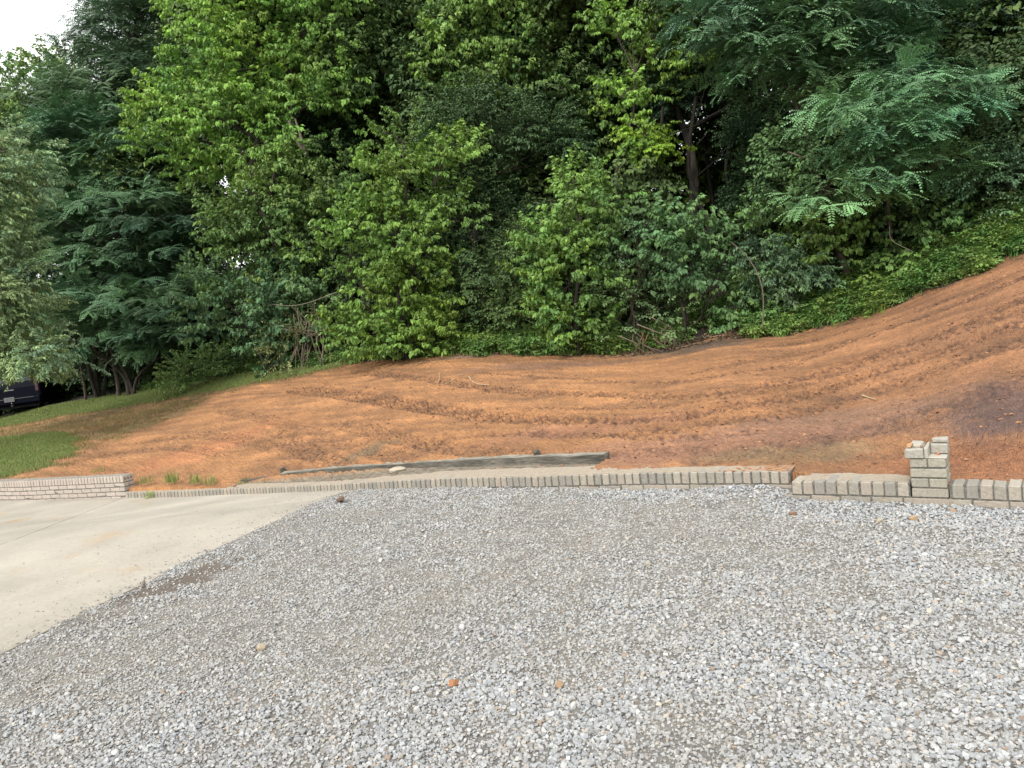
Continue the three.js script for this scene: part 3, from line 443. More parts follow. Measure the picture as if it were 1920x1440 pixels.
const HAB = { // [material, flatness of clumps, clump size, droop of growth, leaf cover]
  elder: ['broad', 0.9, 0.30, 0.22, 3.5], maple: ['broad', 0.8, 0.34, -0.05, 4.6], plain: ['dark', 0.85, 0.34, 0.15, 4.2], fine: ['dark', 0.85, 0.32, 0.15, 4.0], vine: ['broad', 0.5, 0.3, -0.2, 4], locust: ['fern', 0.26, 0.40, 0.1, 4.0], mimosa: ['fern', 0.20, 0.52, 0.08, 4.2], spray: ['fern', 0.4, 0.4, 0.1, 4.2],
};
const areaOf = g => { const P = g.attributes.position, I = g.index, a = V(), b = V(), c = V(); let s = 0; for (let i = 0; i < I.count; i += 3) { a.fromBufferAttribute(P, I.getX(i)); b.fromBufferAttribute(P, I.getX(i + 1)); c.fromBufferAttribute(P, I.getX(i + 2)); s += b.sub(a).cross(c.sub(a)).length() / 2; } return s; };
function crown(parent, kind, tint, blobs, size = 1, cover = 1, name = 'crown') { // blobs: [centre, rx, ry, rz]
  const [mk, flat, cs0, lift, cov] = HAB[kind], M = new THREE.Matrix4(), sets = TW[kind].map(() => []), c = new THREE.Color(), cs = cs0 * size;
  const ta = areaOf(TW[kind][0]) * size * size, lift2 = mix(1.35, 0.92, clamp((tint[1] - 0.09) / 0.15)); tint = [tint[0] * lift2, tint[1] * lift2, tint[2] * lift2 * 0.9];
  for (const [o, rx, ry, rz] of blobs) {
    const bough = rr(-0.8, 0.8), want = cov * cover * Math.PI * (rx * ry + rx * rz * 0.5) / ta, nc = Math.max(3, Math.round(rx * ry * 1.45 / (cs * cs * flat))), per = want / nc;
    for (let k = 0; k < nc; k++) {
      const u = V(rr(-1, 1), rr(-1, 1), rr(-1, 1)); if (u.lengthSq() > 1) { k--; continue; } const rad = Math.pow(u.length(), 0.42); u.normalize();
      const cc = V(o.x + u.x * rad * rx, o.y + u.y * rad * ry, o.z + u.z * rad * rz), cr = cs * rr(0.7, 1.25), hue = bough + rr(-0.6, 0.6), bri = rr(0.78, 1.18) * (1 + 0.15 * bough), tilt = V(u.x, 0, u.z).multiplyScalar(-0.35 * rad);
      const nt = Math.max(2, Math.round(per * rr(0.75, 1.25)));
      for (let t = 0; t < nt; t++) {
        const a = rr(0, tau), h = Math.sqrt(rnd()), w = V(Math.cos(a) * h, rr(-1, 1) * flat, Math.sin(a) * h), p = cc.clone().addScaledVector(w, cr); p.y += (tilt.x * w.x + tilt.z * w.z) * cr;
        const g = V(w.x, w.y * 0.5 + lift + rr(-0.15, 0.25) - 0.25 * h * h, w.z).add(V(u.x, u.y * 0.3, u.z).multiplyScalar(0.55)).add(tilt.clone().setY(0)).normalize(), up = V(rr(-0.5, 0.5) + u.x * 0.35, 1, rr(-0.5, 0.5) + u.z * 0.35);
        const Z = V().crossVectors(g, up).normalize(), Y = V().crossVectors(Z, g), s = size * rr(0.75, 1.2);
        M.makeBasis(g.clone().multiplyScalar(s), Y.multiplyScalar(s), Z.multiplyScalar(s)); M.setPosition(p);
        const b = bri * rr(0.8, 1.2); c.setRGB(tint[0] * 1.4 * b * (1 + 0.14 * hue), tint[1] * 1.4 * b * (1 + 0.03 * hue), tint[2] * 1.4 * b * (1 - 0.12 * hue));
        sets[Math.floor(rnd() * sets.length)].push([M.clone(), c.clone()]);
      }
    }
  }
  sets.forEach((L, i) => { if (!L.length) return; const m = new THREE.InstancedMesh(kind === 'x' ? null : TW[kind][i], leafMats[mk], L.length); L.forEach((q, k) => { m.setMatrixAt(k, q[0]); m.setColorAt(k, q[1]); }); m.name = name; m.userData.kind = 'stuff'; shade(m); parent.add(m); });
}
for (const k in leafMats) leafMats[k].vertexColors = true;
const pxBlob = ([px, py, rx, ry, z]) => [at(px, py, z), rx * z / F, ry * z / F, (rx * 0.6 + ry * 0.5) * z / F];
function onBank(px, z) { let y0 = -200, y1 = 1200; for (let i = 0; i < 40; i++) { const m = (y0 + y1) / 2, p = at(px, m, z); if (p.y > bankY(p.x, p.z)) y0 = m; else y1 = m; } const p = at(px, y1, z); p.y = bankH(p.x, p.z); return p; }
function plant(name, category, label, kind, tint, base, blobs, o = {}) { // a tree or bush: trunk, limbs to every bough, leafy crown
  const [bx, bz] = base, foot = o.foot || onBank(o.fx || bx, o.fz || bz), t = thing(name, label, category, [foot.x, foot.y, foot.z], o.group), B = blobs.map(b => pxBlob(b.length > 4 ? b : [...b, bz]));
  const loc = B.map(([c, ...r]) => [c.clone().sub(foot), ...r]), top = loc.reduce((m, b) => b[0].y > m.y ? b[0] : m, V(0, -9, 0)), r0 = o.r || 0.05, ht = Math.max(top.y, 0.5), mats = o.bark || barkDark, stems = [];
  const n = o.stems || 1, S = [];
  for (let k = 0; k < n; k++) { const e = k === 0 ? top : loc[Math.floor(rnd() * loc.length)][0], w = ht * 0.06, pts = [V(rr(-1, 1) * 0.12 * (n > 1), -0.15, rr(-1, 1) * 0.12 * (n > 1))]; for (const q of [0.25, 0.5, 0.75, 1]) pts.push(V(e.x * Math.pow(q, 1.3) + rr(-w, w), e.y * q, e.z * Math.pow(q, 1.3) + rr(-w, w))); stems.push(tube(pts, r0 * (k ? 0.75 : 1), r0 * 0.22, 7)); S.push(new THREE.CatmullRomCurve3(pts)); }
  mesh('trunk', mergeGeometries(stems), mats, t);
  for (const [c, rx] of loc) { const limbs = []; let best = null, bd = 1e9; for (const s of S) for (let q = 0.15; q <= 0.9; q += 0.05) { const p = s.getPoint(q), d = p.distanceTo(c) + Math.max(0, p.y - c.y + 0.2) * 2; if (d < bd) { bd = d; best = p; } } const m = best.clone().lerp(c, 0.5); m.y += 0.08 * bd; limbs.push(tube([best, m, c], r0 * 0.42, r0 * 0.12, 5, 6)); for (let k = 0; k < 4; k++) { const e = c.clone().add(V(rr(-1, 1) * rx, rr(-0.2, 0.7) * rx * 0.6, rr(-1, 1) * rx * 0.8)); limbs.push(tube([m.clone().lerp(c, rr(0.2, 0.9)), e.clone().lerp(c, 0.4).add(V(0, 0.05, 0)), e], r0 * 0.16 + 0.002, 0.003, 4, 5)); } mesh('limb', mergeGeometries(limbs), mats, t); }
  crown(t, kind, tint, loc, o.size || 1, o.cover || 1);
  return t;
}
const GR = { bright: [0.185, 0.315, 0.068], mid: [0.092, 0.155, 0.045], deep: [0.052, 0.100, 0.038], dark: [0.036, 0.066, 0.030], blue: [0.056, 0.115, 0.056], teal: [0.108, 0.225, 0.112], grey: [0.180, 0.255, 0.132] };
// far trees, back to front from the left
plant('locust_tree', 'tree', 'tall dark feathery tree against the sky at upper left', 'spray', [0.062, 0.110, 0.062], [265, 29], [[245, 50, 75, 60], [150, 160, 60, 45], [310, 50, 65, 45], [230, 170, 100, 60], [110, 215, 70, 55], [370, 25, 55, 45], [270, -30, 100, 50], [310, 120, 50, 60], [205, 25, 45, 35], [110, 190, 40, 26], [170, 95, 40, 35]], { r: 0.14, stems: 5, size: 1.5, cover: 0.75 });
plant('young_tree', 'tree', 'small light green tree at the far left edge below the sky', 'elder', [0.114, 0.190, 0.060], [20, 31], [[20, 175, 50, 55, 31], [70, 150, 45, 40, 31], [100, 180, 40, 50, 30], [5, 150, 12, 22, 31], [60, 235, 70, 50, 30], [-60, 200, 60, 90, 31], [20, 280, 60, 40, 30]], { r: 0.09, size: 1.5 });
plant('mimosa_tree', 'tree', 'upper dark mimosa in flat blue green tiers left of the bright tree', 'mimosa', GR.blue, [230, 26], [[190, 215, 75, 28], [120, 262, 75, 28], [250, 262, 80, 30], [185, 315, 100, 32], [85, 330, 70, 28], [290, 315, 70, 35], [230, 360, 90, 30]], { r: 0.10, stems: 3, size: 1.35 });
plant('mimosa_tree', 'tree', 'middle dark mimosa with layered fronds left of the bright tree', 'mimosa', [0.050, 0.102, 0.052], [190, 24.6], [[110, 415, 90, 32], [225, 390, 90, 30], [315, 410, 75, 34], [60, 470, 70, 30], [180, 480, 95, 32], [280, 500, 85, 34], [90, 520, 70, 28]], { r: 0.09, stems: 3, size: 1.25 });
plant('mimosa_tree', 'tree', 'lowest dark mimosa with wide fronds above the shaded trunks', 'mimosa', [0.052, 0.106, 0.053], [250, 23], [[150, 560, 85, 26], [240, 575, 95, 30], [330, 560, 75, 34], [120, 618, 60, 20], [210, 630, 85, 22], [310, 625, 80, 24], [380, 590, 40, 30]], { r: 0.07, stems: 4, size: 1.15 });
plant('broadleaf_tree', 'tree', 'dark broadleaf tree behind the bright tree near the top', 'plain', GR.deep, [640, 23], [[680, 50, 90, 70], [780, 50, 90, 60], [700, 150, 100, 65], [640, 240, 70, 65], [800, 140, 90, 60], [590, 40, 80, 70], [760, 230, 80, 50]], { r: 0.13, size: 1.35 });
plant('box_elder', 'tree', 'large bright yellow green tree left of centre', 'elder', GR.bright, [540, 20.4], [[400, 40, 65, 50], [480, 30, 90, 55], [570, 50, 90, 60], [380, 120, 70, 45], [480, 130, 100, 55], [600, 130, 65, 65], [330, 205, 65, 40], [430, 215, 95, 45], [290, 262, 42, 26], [360, 285, 60, 30], [530, 215, 90, 55], [470, 285, 70, 40], [420, -40, 120, 60], [560, -40, 120, 60], [620, 190, 50, 40]], { r: 0.13, size: 1.12, stems: 2 });
plant('box_elder', 'tree', 'darker leafy tree hanging under the large bright tree', 'elder', [0.095, 0.158, 0.045], [580, 20], [[480, 370, 85, 45], [560, 350, 70, 50], [400, 420, 60, 35], [470, 455, 75, 40], [560, 440, 80, 55], [420, 490, 45, 28], [525, 520, 70, 40], [620, 340, 55, 60], [610, 430, 50, 55]], { r: 0.08, stems: 2, size: 1.15 });
plant('broadleaf_tree', 'tree', 'tall leafy tree at top centre with light tips', 'elder', [0.125, 0.215, 0.058], [920, 20], [[900, 50, 90, 50], [860, 110, 85, 45], [940, 130, 80, 50], [990, 50, 90, 55], [1020, 130, 60, 60], [930, -20, 130, 50], [890, 170, 60, 40]], { r: 0.12, size: 1.25 });
plant('broadleaf_tree', 'tree', 'slender tree right of the tall centre tree below the sky gap', 'elder', [0.115, 0.195, 0.052], [1090, 20], [[1080, 50, 65, 60], [1100, 130, 70, 55], [1060, 210, 70, 55], [1120, 220, 60, 50], [1080, -30, 80, 50], [1120, 300, 50, 50]], { r: 0.08, size: 1.2, bark });
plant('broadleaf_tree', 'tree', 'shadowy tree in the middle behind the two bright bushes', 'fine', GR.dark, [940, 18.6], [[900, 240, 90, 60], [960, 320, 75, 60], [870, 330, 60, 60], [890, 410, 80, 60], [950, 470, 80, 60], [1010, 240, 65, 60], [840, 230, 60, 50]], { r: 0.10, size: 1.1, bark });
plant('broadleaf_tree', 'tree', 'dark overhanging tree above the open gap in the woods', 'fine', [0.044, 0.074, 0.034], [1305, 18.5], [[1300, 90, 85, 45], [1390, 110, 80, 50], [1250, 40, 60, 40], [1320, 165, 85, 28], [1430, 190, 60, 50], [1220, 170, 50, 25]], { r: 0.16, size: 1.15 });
plant('broadleaf_tree', 'tree', 'slim dark tree standing in the open gap', 'fine', GR.dark, [1410, 17.6], [[1420, 260, 50, 45], [1440, 330, 50, 45], [1390, 360, 40, 30], [1450, 400, 50, 30]], { r: 0.09 });
plant('broadleaf_tree', 'tree', 'dark fine leaved tree filling the upper right corner', 'spray', [0.040, 0.074, 0.048], [1900, 17], [[1800, 40, 90, 60], [1890, 100, 80, 70], [1900, 220, 80, 70], [1860, 310, 75, 55], [1930, 330, 60, 60], [1760, 100, 70, 50], [1860, 20, 90, 50], [1900, -40, 140, 60], [1740, -20, 90, 50], [1980, 150, 80, 120]], { r: 0.13, size: 1.35 });
plant('box_elder', 'tree', 'light green branch tips hanging over the left of the gap', 'elder', GR.bright, [1180, 17.5], [[1250, 105, 52, 34], [1190, 140, 42, 32], [1160, 180, 40, 28], [1230, 60, 50, 30], [1150, 60, 40, 40]], { r: 0.06, bark });
plant('vine_tangle', 'vine', 'yellow green vine mass glowing beside the open gap', 'vine', [0.162, 0.270, 0.035], [1215, 17.2], [[1205, 240, 36, 26], [1225, 272, 36, 22], [1180, 285, 30, 20]], { r: 0.03 });
plant('vine_tangle', 'vine', 'dark hanging vines below the glowing vine mass', 'vine', [0.050, 0.085, 0.030], [1195, 17], [[1190, 330, 45, 40], [1240, 340, 40, 35], [1180, 390, 40, 30]], { r: 0.03 });
plant('locust_tree', 'tree', 'leaning locust with bare brown trunk and high feathery canopy', 'locust', [0.076, 0.150, 0.078], [1600, 14.9], [[1380, 60, 70, 32], [1470, 55, 85, 36], [1560, 45, 85, 34], [1650, 55, 75, 36], [1500, 105, 70, 30], [1620, 105, 75, 32], [1350, 20, 70, 30], [1440, 0, 100, 36], [1560, -10, 100, 40], [1690, 0, 90, 40], [1540, 150, 50, 24], [1430, 130, 45, 22], [1700, 120, 60, 30]], { r: 0.075, bark, size: 1.1 });
plant('locust_tree', 'tree', 'nearest locust with flat bright blue green sprays at right', 'locust', GR.teal, [1672, 13.1], [[1735, 165, 62, 26], [1660, 165, 55, 24], [1815, 172, 52, 18], [1850, 168, 30, 12], [1700, 215, 75, 22], [1620, 215, 55, 20], [1775, 205, 62, 18], [1650, 262, 65, 22], [1585, 195, 40, 20], [1710, 268, 55, 18], [1640, 300, 52, 18], [1730, 312, 50, 16], [1765, 308, 40, 12], [1600, 345, 50, 18], [1545, 365, 45, 16]], { r: 0.04, bark, fz: 14.6 });
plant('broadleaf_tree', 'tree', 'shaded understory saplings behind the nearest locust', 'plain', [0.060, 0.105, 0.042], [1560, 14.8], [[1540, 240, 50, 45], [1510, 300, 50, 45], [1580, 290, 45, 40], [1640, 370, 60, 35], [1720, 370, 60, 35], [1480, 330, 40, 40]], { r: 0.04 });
// bushes along the edge of the bank
plant('broadleaf_bush', 'bush', 'rounded medium green bush with broad leaves over the dead brush', 'elder', [0.080, 0.145, 0.062], [500, 19.2], [[420, 560, 55, 36], [510, 545, 75, 36], [470, 600, 80, 34], [560, 585, 55, 38], [600, 530, 45, 36], [400, 610, 35, 22], [540, 640, 50, 25], [620, 600, 25, 40]], { r: 0.04, stems: 4, size: 1.15 });
plant('broadleaf_bush', 'bush', 'low dark thicket at the lawn edge below the mimosas', 'fine', [0.066, 0.110, 0.036], [430, 20.6], [[390, 690, 50, 20], [455, 675, 45, 24], [520, 675, 40, 24], [350, 705, 30, 12]], { r: 0.02, stems: 5 });
plant('box_elder', 'bush', 'big bright green bush left of centre reaching to the clay', 'elder', [0.140, 0.235, 0.046], [760, 16.6], [[755, 262, 48, 42], [735, 325, 62, 42], [820, 292, 45, 40], [790, 360, 70, 48], [700, 420, 62, 42], [655, 480, 48, 38], [760, 450, 80, 48], [690, 540, 65, 45], [780, 540, 75, 45], [815, 590, 42, 32], [660, 590, 35, 38], [720, 610, 60, 28], [840, 420, 40, 50], [650, 625, 22, 18], [780, 615, 50, 22], [700, 642, 55, 18, 16.3], [790, 636, 50, 16, 16.2], [745, 645, 40, 14, 16.2]], { r: 0.06, stems: 4 });
plant('box_elder', 'bush', 'bright green bush right of centre touching the clay', 'elder', [0.136, 0.235, 0.055], [1080, 15.4], [[1075, 335, 50, 32], [1050, 395, 60, 40], [1115, 385, 45, 42], [1060, 455, 62, 42], [1120, 465, 45, 42], [1065, 535, 70, 42], [1110, 582, 52, 32], [1038, 575, 40, 28], [1030, 500, 38, 40], [1135, 530, 32, 40], [1010, 420, 30, 30], [1060, 622, 50, 20, 15.2], [1115, 618, 42, 20, 15.2]], { r: 0.05, stems: 3 });
plant('broadleaf_bush', 'bush', 'dark undergrowth between the two bright bushes', 'fine', [0.050, 0.085, 0.034], [930, 16.8], [[880, 500, 55, 50], [950, 560, 60, 40], [900, 590, 40, 28], [980, 500, 45, 50]], { r: 0.025, stems: 3 });
plant('broadleaf_bush', 'bush', 'mid green bush below the open gap', 'elder', [0.086, 0.160, 0.064], [1290, 15.2], [[1225, 430, 48, 38], [1295, 425, 52, 34], [1360, 425, 36, 30], [1240, 500, 55, 38], [1320, 495, 55, 40], [1375, 520, 36, 40], [1200, 480, 30, 36], [1390, 575, 32, 24], [1330, 560, 35, 25]], { r: 0.035, stems: 4 });
plant('broadleaf_bush', 'bush', 'brownish thin thicket over the exposed roots', 'fine', [0.044, 0.074, 0.036], [1190, 15.3], [[1190, 550, 40, 45], [1250, 575, 45, 25], [1170, 480, 35, 40], [1160, 600, 28, 22]], { r: 0.02, stems: 6, cover: 0.45, bark });
plant('broadleaf_bush', 'bush', 'yellowish green bush under the leaning locust', 'elder', [0.111, 0.185, 0.045], [1540, 15.0], [[1515, 425, 55, 36], [1580, 415, 60, 36], [1470, 400, 42, 30], [1550, 462, 46, 28], [1605, 452, 40, 24], [1620, 400, 50, 28]], { r: 0.03, stems: 4 });
plant('broadleaf_bush', 'bush', 'bluish green low bush at the edge of the weeds', 'maple', [0.080, 0.138, 0.078], [1480, 14.7], [[1455, 480, 40, 34], [1485, 515, 40, 26], [1525, 515, 32, 24], [1450, 525, 32, 26]], { r: 0.02, stems: 3 });
plant('maple_sapling', 'bush', 'leafy sapling clump under the bright locust at right', 'elder', [0.074, 0.140, 0.048], [1780, 14.4], [[1755, 385, 50, 28], [1800, 402, 50, 22], [1710, 410, 42, 22], [1840, 372, 46, 24], [1750, 422, 38, 12], [1670, 436, 34, 16], [1880, 352, 40, 24]], { r: 0.025, stems: 4 });
plant('broadleaf_bush', 'bush', 'dark shrubs on the right edge above the weeds', 'fine', [0.050, 0.092, 0.050], [1920, 13.4], [[1890, 330, 50, 40], [1930, 370, 50, 40], [1860, 300, 45, 35], [1960, 310, 60, 70]], { r: 0.03, stems: 4 });
for (const [px, py, z, rx, ry, tint, label] of [[1512, 575, 14.5, 40, 20, [0.15, 0.24, 0.05], 'bright leafy weed clump low on the slope, left one of three'], [1645, 535, 14.1, 34, 20, [0.165, 0.25, 0.05], 'yellow green leafy weed clump in the middle of the slope'], [1700, 480, 14.0, 40, 18, [0.11, 0.19, 0.05], 'darker leafy weed clump high on the slope below the bright locust'], [1428, 590, 14.9, 30, 18, [0.10, 0.18, 0.05], 'small weed clump beside the bare soil at the foot of the slope']])
  plant('weed_clump', 'weeds', label, 'vine', tint, [px, z], [[px, py, rx, ry], [px + rx * 0.9, py - 6, rx * 0.6, ry * 0.7]], { r: 0.008, stems: 3, size: 0.8 });
// the nearer maple that reaches in from the left
plant('maple_tree', 'tree', 'grey green maple reaching in from the left edge over the vehicle', 'maple', GR.grey, [-330, 16], [[-60, 320, 90, 60, 15.6], [10, 285, 40, 34, 15.4], [-20, 380, 65, 34, 15.4], [20, 345, 40, 24, 15.2], [-60, 470, 80, 50, 15.4], [20, 500, 50, 40, 15.2], [50, 545, 46, 36, 15.2], [-30, 580, 70, 46, 15.4], [30, 600, 46, 22, 15.2], [-20, 660, 70, 36, 15.2], [50, 655, 55, 22, 15.2], [95, 655, 38, 16, 15.1], [55, 690, 34, 14, 15.1], [-200, 250, 130, 120, 16], [-200, 480, 130, 110, 16]], { r: 0.14, bark });
// bare trunks in the shade below the mimosas and in the gap
for (const [px, z, ph, lean, r, label] of [[222, 23.5, 640, -14, 0.075, 'thicker bare trunk leaning in the shade below the mimosas'], [262, 24, 650, -10, 0.05, 'thin bare trunk right of the thicker one below the mimosas'], [160, 24.4, 668, -10, 0.05, 'bare trunk near the dark vehicle below the mimosas'], [300, 23.4, 650, 6, 0.04, 'rightmost thin trunk in the shade below the mimosas'],
  [1310, 17.8, 180, -5, 0.065, 'dark upright trunk in the middle of the open gap'], [1268, 17.2, 200, -25, 0.05, 'dark crooked trunk on the left of the open gap'], [1355, 18.4, 200, 30, 0.05, 'thin dark trunk leaning right in the open gap'], [900, 17.6, 420, -8, 0.09, 'shaded trunk behind the undergrowth at the centre']]) {
  const f = onBank(px, z), t = thing('bare_tree', label, 'tree', [f.x, f.y, f.z]), e = at(px + lean, ph, z).sub(f), k = e.y * 0.05;
  mesh('trunk', tube([V(0, -0.2, 0), V(e.x * 0.3 + k, e.y * 0.3, k), V(e.x * 0.65 - k * 0.6, e.y * 0.65, -k), e], r, r * 0.6, 8), px > 600 ? gapBark : bark, t);
  const L = []; for (let i = 0; i < 5; i++) { const q = rr(0.45, 0.95), a = rr(0, tau), s = V(e.x * q, e.y * q, e.z * q), d = V(Math.cos(a), rr(0.2, 0.8), Math.sin(a)).multiplyScalar(e.y * rr(0.12, 0.3)); L.push(tube([s, s.clone().addScaledVector(d, 0.5).add(V(0, -0.03, 0)), s.clone().add(d)], r * 0.3, 0.006, 5, 6)); } mesh('limb', mergeGeometries(L), gapBark, t);
}
{ // the wood behind, too dense to tell its trees apart
  const w = new THREE.Group(); w.name = numbered('far_woods'); scene.add(w); tag(w, 'dense dark woodland behind the edge trees', 'woods', null, 'stuff');
  const blobs = [], low = [], trunks = [];
  for (let i = 0; i < 900; i++) {
    const px = rr(-350, 2250), back = i < 200 ? rr(2.5, 6) : rr(4, 15), a0 = at(px, 500, 20), a = azOf(a0.x, a0.z), e = edgeTab(a), r = e[0] + back, x = Math.sin(a) * r, z = -Math.cos(a) * r, y = bankY(x, z), hTop = 6.5 + back * 0.75 - (px < 300 ? 1.5 : 0) + (px > 1150 && px < 1500 ? -1.5 : 0);
    const yy = y + (i < 200 && (px < 1180 || px > 1460) ? rnd() * 2.2 : Math.pow(rnd(), 0.8) * hTop); if (px > 1180 && px < 1460 && back < 9 && yy < y + 5.5) continue;
    if (px < 160 && (yy - EYE) / r > 0.27) continue;
    (i < 200 ? low : blobs).push([V(x, yy, z), rr(0.8, 1.5), rr(0.6, 1.1), rr(0.8, 1.4)]);
    if (i % 9 === 0 && back > 6) trunks.push(tube([V(x, y - 0.3, z), V(x + rr(-0.3, 0.3), y + hTop * 0.5, z), V(x + rr(-0.8, 0.8), y + hTop, z + rr(-0.5, 0.5))], 0.07, 0.02, 6, 6));
  }
  mesh('trunks', mergeGeometries(trunks), barkDark, w).userData.kind = 'stuff';
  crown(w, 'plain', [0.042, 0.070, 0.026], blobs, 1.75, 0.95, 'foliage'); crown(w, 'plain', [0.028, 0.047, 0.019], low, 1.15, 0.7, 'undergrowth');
  const glade = []; for (let i = 0; i < 46; i++) { const px = rr(1150, 1500), a0 = at(px, 500, 20), a = azOf(a0.x, a0.z), r = edgeTab(a)[0] + rr(7, 13), x = Math.sin(a) * r, z = -Math.cos(a) * r; glade.push([V(x, bankY(x, z) + rr(0, 6), z), rr(0.5, 1.0), rr(0.5, 0.9), rr(0.5, 1.0)]); } crown(w, 'elder', [0.125, 0.205, 0.04], glade, 1.15, 0.8, 'foliage');
}
// ------------------------------------------------------------------ grass and weeds
function blades(n, h, w, spread, lean) { const p = [], i = [], c = []; for (let k = 0; k < n; k++) { const a = rr(0, tau), x = rr(-spread, spread), z = rr(-spread, spread), H = h * rr(0.5, 1.15), dx = Math.cos(a), dz = Math.sin(a), b = p.length / 3, l = lean * rr(0.2, 1) * H, t = rr(0.75, 1.2); p.push(x - dz * w, -0.01, z + dx * w, x + dz * w, -0.01, z - dx * w, x + dx * l * 0.4 - dz * w * 0.7, H * 0.6, z + dz * l * 0.4 + dx * w * 0.7, x + dx * l * 0.4 + dz * w * 0.7, H * 0.6, z + dz * l * 0.4 - dx * w * 0.7, x + dx * l, H, z + dz * l); for (let q = 0; q < 5; q++) c.push(t, t, t); i.push(b, b + 1, b + 2, b + 1, b + 3, b + 2, b + 2, b + 3, b + 4); } const g = new THREE.BufferGeometry(); g.setAttribute('position', new THREE.Float32BufferAttribute(p, 3)); g.setAttribute('color', new THREE.Float32BufferAttribute(c, 3)); g.setIndex(i); g.computeVertexNormals(); return g; }
const grassMat = leafMat(0.3); grassMat.vertexColors = true;
function scatter(parent, geo, m, list, name) { const o = new THREE.InstancedMesh(geo, m, list.length); list.forEach((q, k) => { o.setMatrixAt(k, q[0]); o.setColorAt(k, q[1]); }); o.name = name; shade(o); parent.add(o); return o; }
const place = (p, s, sy = s, tiltK = 0.15) => new THREE.Matrix4().compose(p, new THREE.Quaternion().setFromEuler(new THREE.Euler(rr(-tiltK, tiltK), rr(0, tau), rr(-tiltK, tiltK))), V(s, sy, s));
{
  const L = [], c = new THREE.Color();
  for (let i = 0; i < 150000; i++) {
    const a = rr(-0.78, -0.1), w = wallTab(a), e = edgeTab(a), r = mix(w[0] + 0.1, e[0] + 0.8, Math.pow(rnd(), 0.85)), x = Math.sin(a) * r, z = -Math.cos(a) * r, q = lawnness(x, z); if (q < 0.02 || rnd() > (q > 0.5 ? 1 : q * 0.4)) continue;
    const v = rr(0.75, 1.25), dry = q < 0.5 ? rr(0.6, 1.1) : rnd() < 0.15 ? 0.6 : 0.1; c.setRGB(mix(0.19, 0.29, dry) * v, mix(0.27, 0.205, dry) * v, mix(0.072, 0.092, dry) * v); L.push([place(V(x, bankH(x, z), z), rr(0.7, 1.3), rr(0.6, 1.3)), c.clone()]);
  }
  const g = scatter(scene, blades(14, 0.055, 0.0035, 0.075, 0.5), grassMat, L, numbered('grass')); tag(g, 'mown green grass of the lawn thinning out into the clay', 'grass', null, 'stuff');
}
{ // weeds along the edge of the trees: leafy ground cover, thick on the slope at the right
  const weed = [twigSimple(9, 0.06, 0.04, 0.16, 0.1), twigSimple(10, 0.05, 0.02, 0.2, -0.3)], L = [[], []], G = [], c = new THREE.Color(), M = new THREE.Matrix4();
  for (let i = 0; i < 90000; i++) {
    const px = rr(250, 2150), a0 = at(px, 600, 15), a = azOf(a0.x, a0.z), e = edgeTab(a); const span = px > 1380 ? 3.2 : px > 1200 ? 1.3 : px > 830 && px < 1150 ? 1.9 : 1.1, off = (px > 1290 && px < 1400 ? 0.9 : 0) + 0.30 * N2(px * 0.012, 3) + 0.20 * N2(px * 0.05, 8) + (rnd() < 0.06 ? rr(-0.35, 0) : 0) + 0.08, r = e[0] + off + span * Math.pow(rnd(), 1.15), x = Math.sin(a) * r, z = -Math.cos(a) * r;
    const dens = px > 1380 ? 0.95 : px > 830 && px < 1150 ? 0.95 : px > 1200 ? 0.35 : 0.30; if (rnd() > dens * clamp(0.72 + 0.55 * N2(x * 0.8, z * 0.8) + 0.4 * N2(x * 2.4, z * 2.4), 0.08, 1)) continue;
    const y = bankH(x, z), v = rr(0.75, 1.3), k = N2(x * 0.9, z * 0.9); const kk = N2(x * 2.6 + 30, z * 2.6); c.setRGB((0.185 + 0.05 * k + 0.04 * kk) * v, (0.31 + 0.03 * k) * v, (0.072 + 0.012 * kk) * v);
    const hgt = 0.10 * sstep(0.8, 3, r - e[0]) + (rnd() < 0.05 ? rr(0.1, 0.3) : 0) + 0.10 + 0.12 * Math.max(0, N2(x * 1.4 + 4, z * 1.4)) + (px > 1380 ? 0.04 : px > 830 && px < 1150 ? 0.16 : 0);
    if (rnd() < 0.10) G.push([place(V(x, y, z), rr(1, 1.6), rr(1.0, 2.4), 0.4), c.clone()]);
    else { const yaw = rr(0, tau), d = dirOf(yaw, rr(-0.2, 0.6)), up = V(rr(-0.4, 0.4), 1, rr(-0.2, 0.6)), Z = V().crossVectors(d, up).normalize(), Y = V().crossVectors(Z, d), s = rr(0.8, 1.4); M.makeBasis(d.multiplyScalar(s), Y.multiplyScalar(s), Z.multiplyScalar(s)); M.setPosition(x, y + hgt * Math.pow(rnd(), 0.6), z); L[rnd() < 0.65 ? 0 : 1].push([M.clone(), c.clone()]); }
  }
  const w = new THREE.Group(); w.name = numbered('weeds'); scene.add(w); tag(w, 'bright green weeds and ground cover along the top of the clay bank', 'weeds', null, 'stuff');
  weed.forEach((g, i) => scatter(w, g, leafMats.broad, L[i], 'leafy_weeds').userData.kind = 'stuff'); scatter(w, blades(10, 0.1, 0.004, 0.06, 0.7), grassMat, G, 'weed_grass').userData.kind = 'stuff';
}
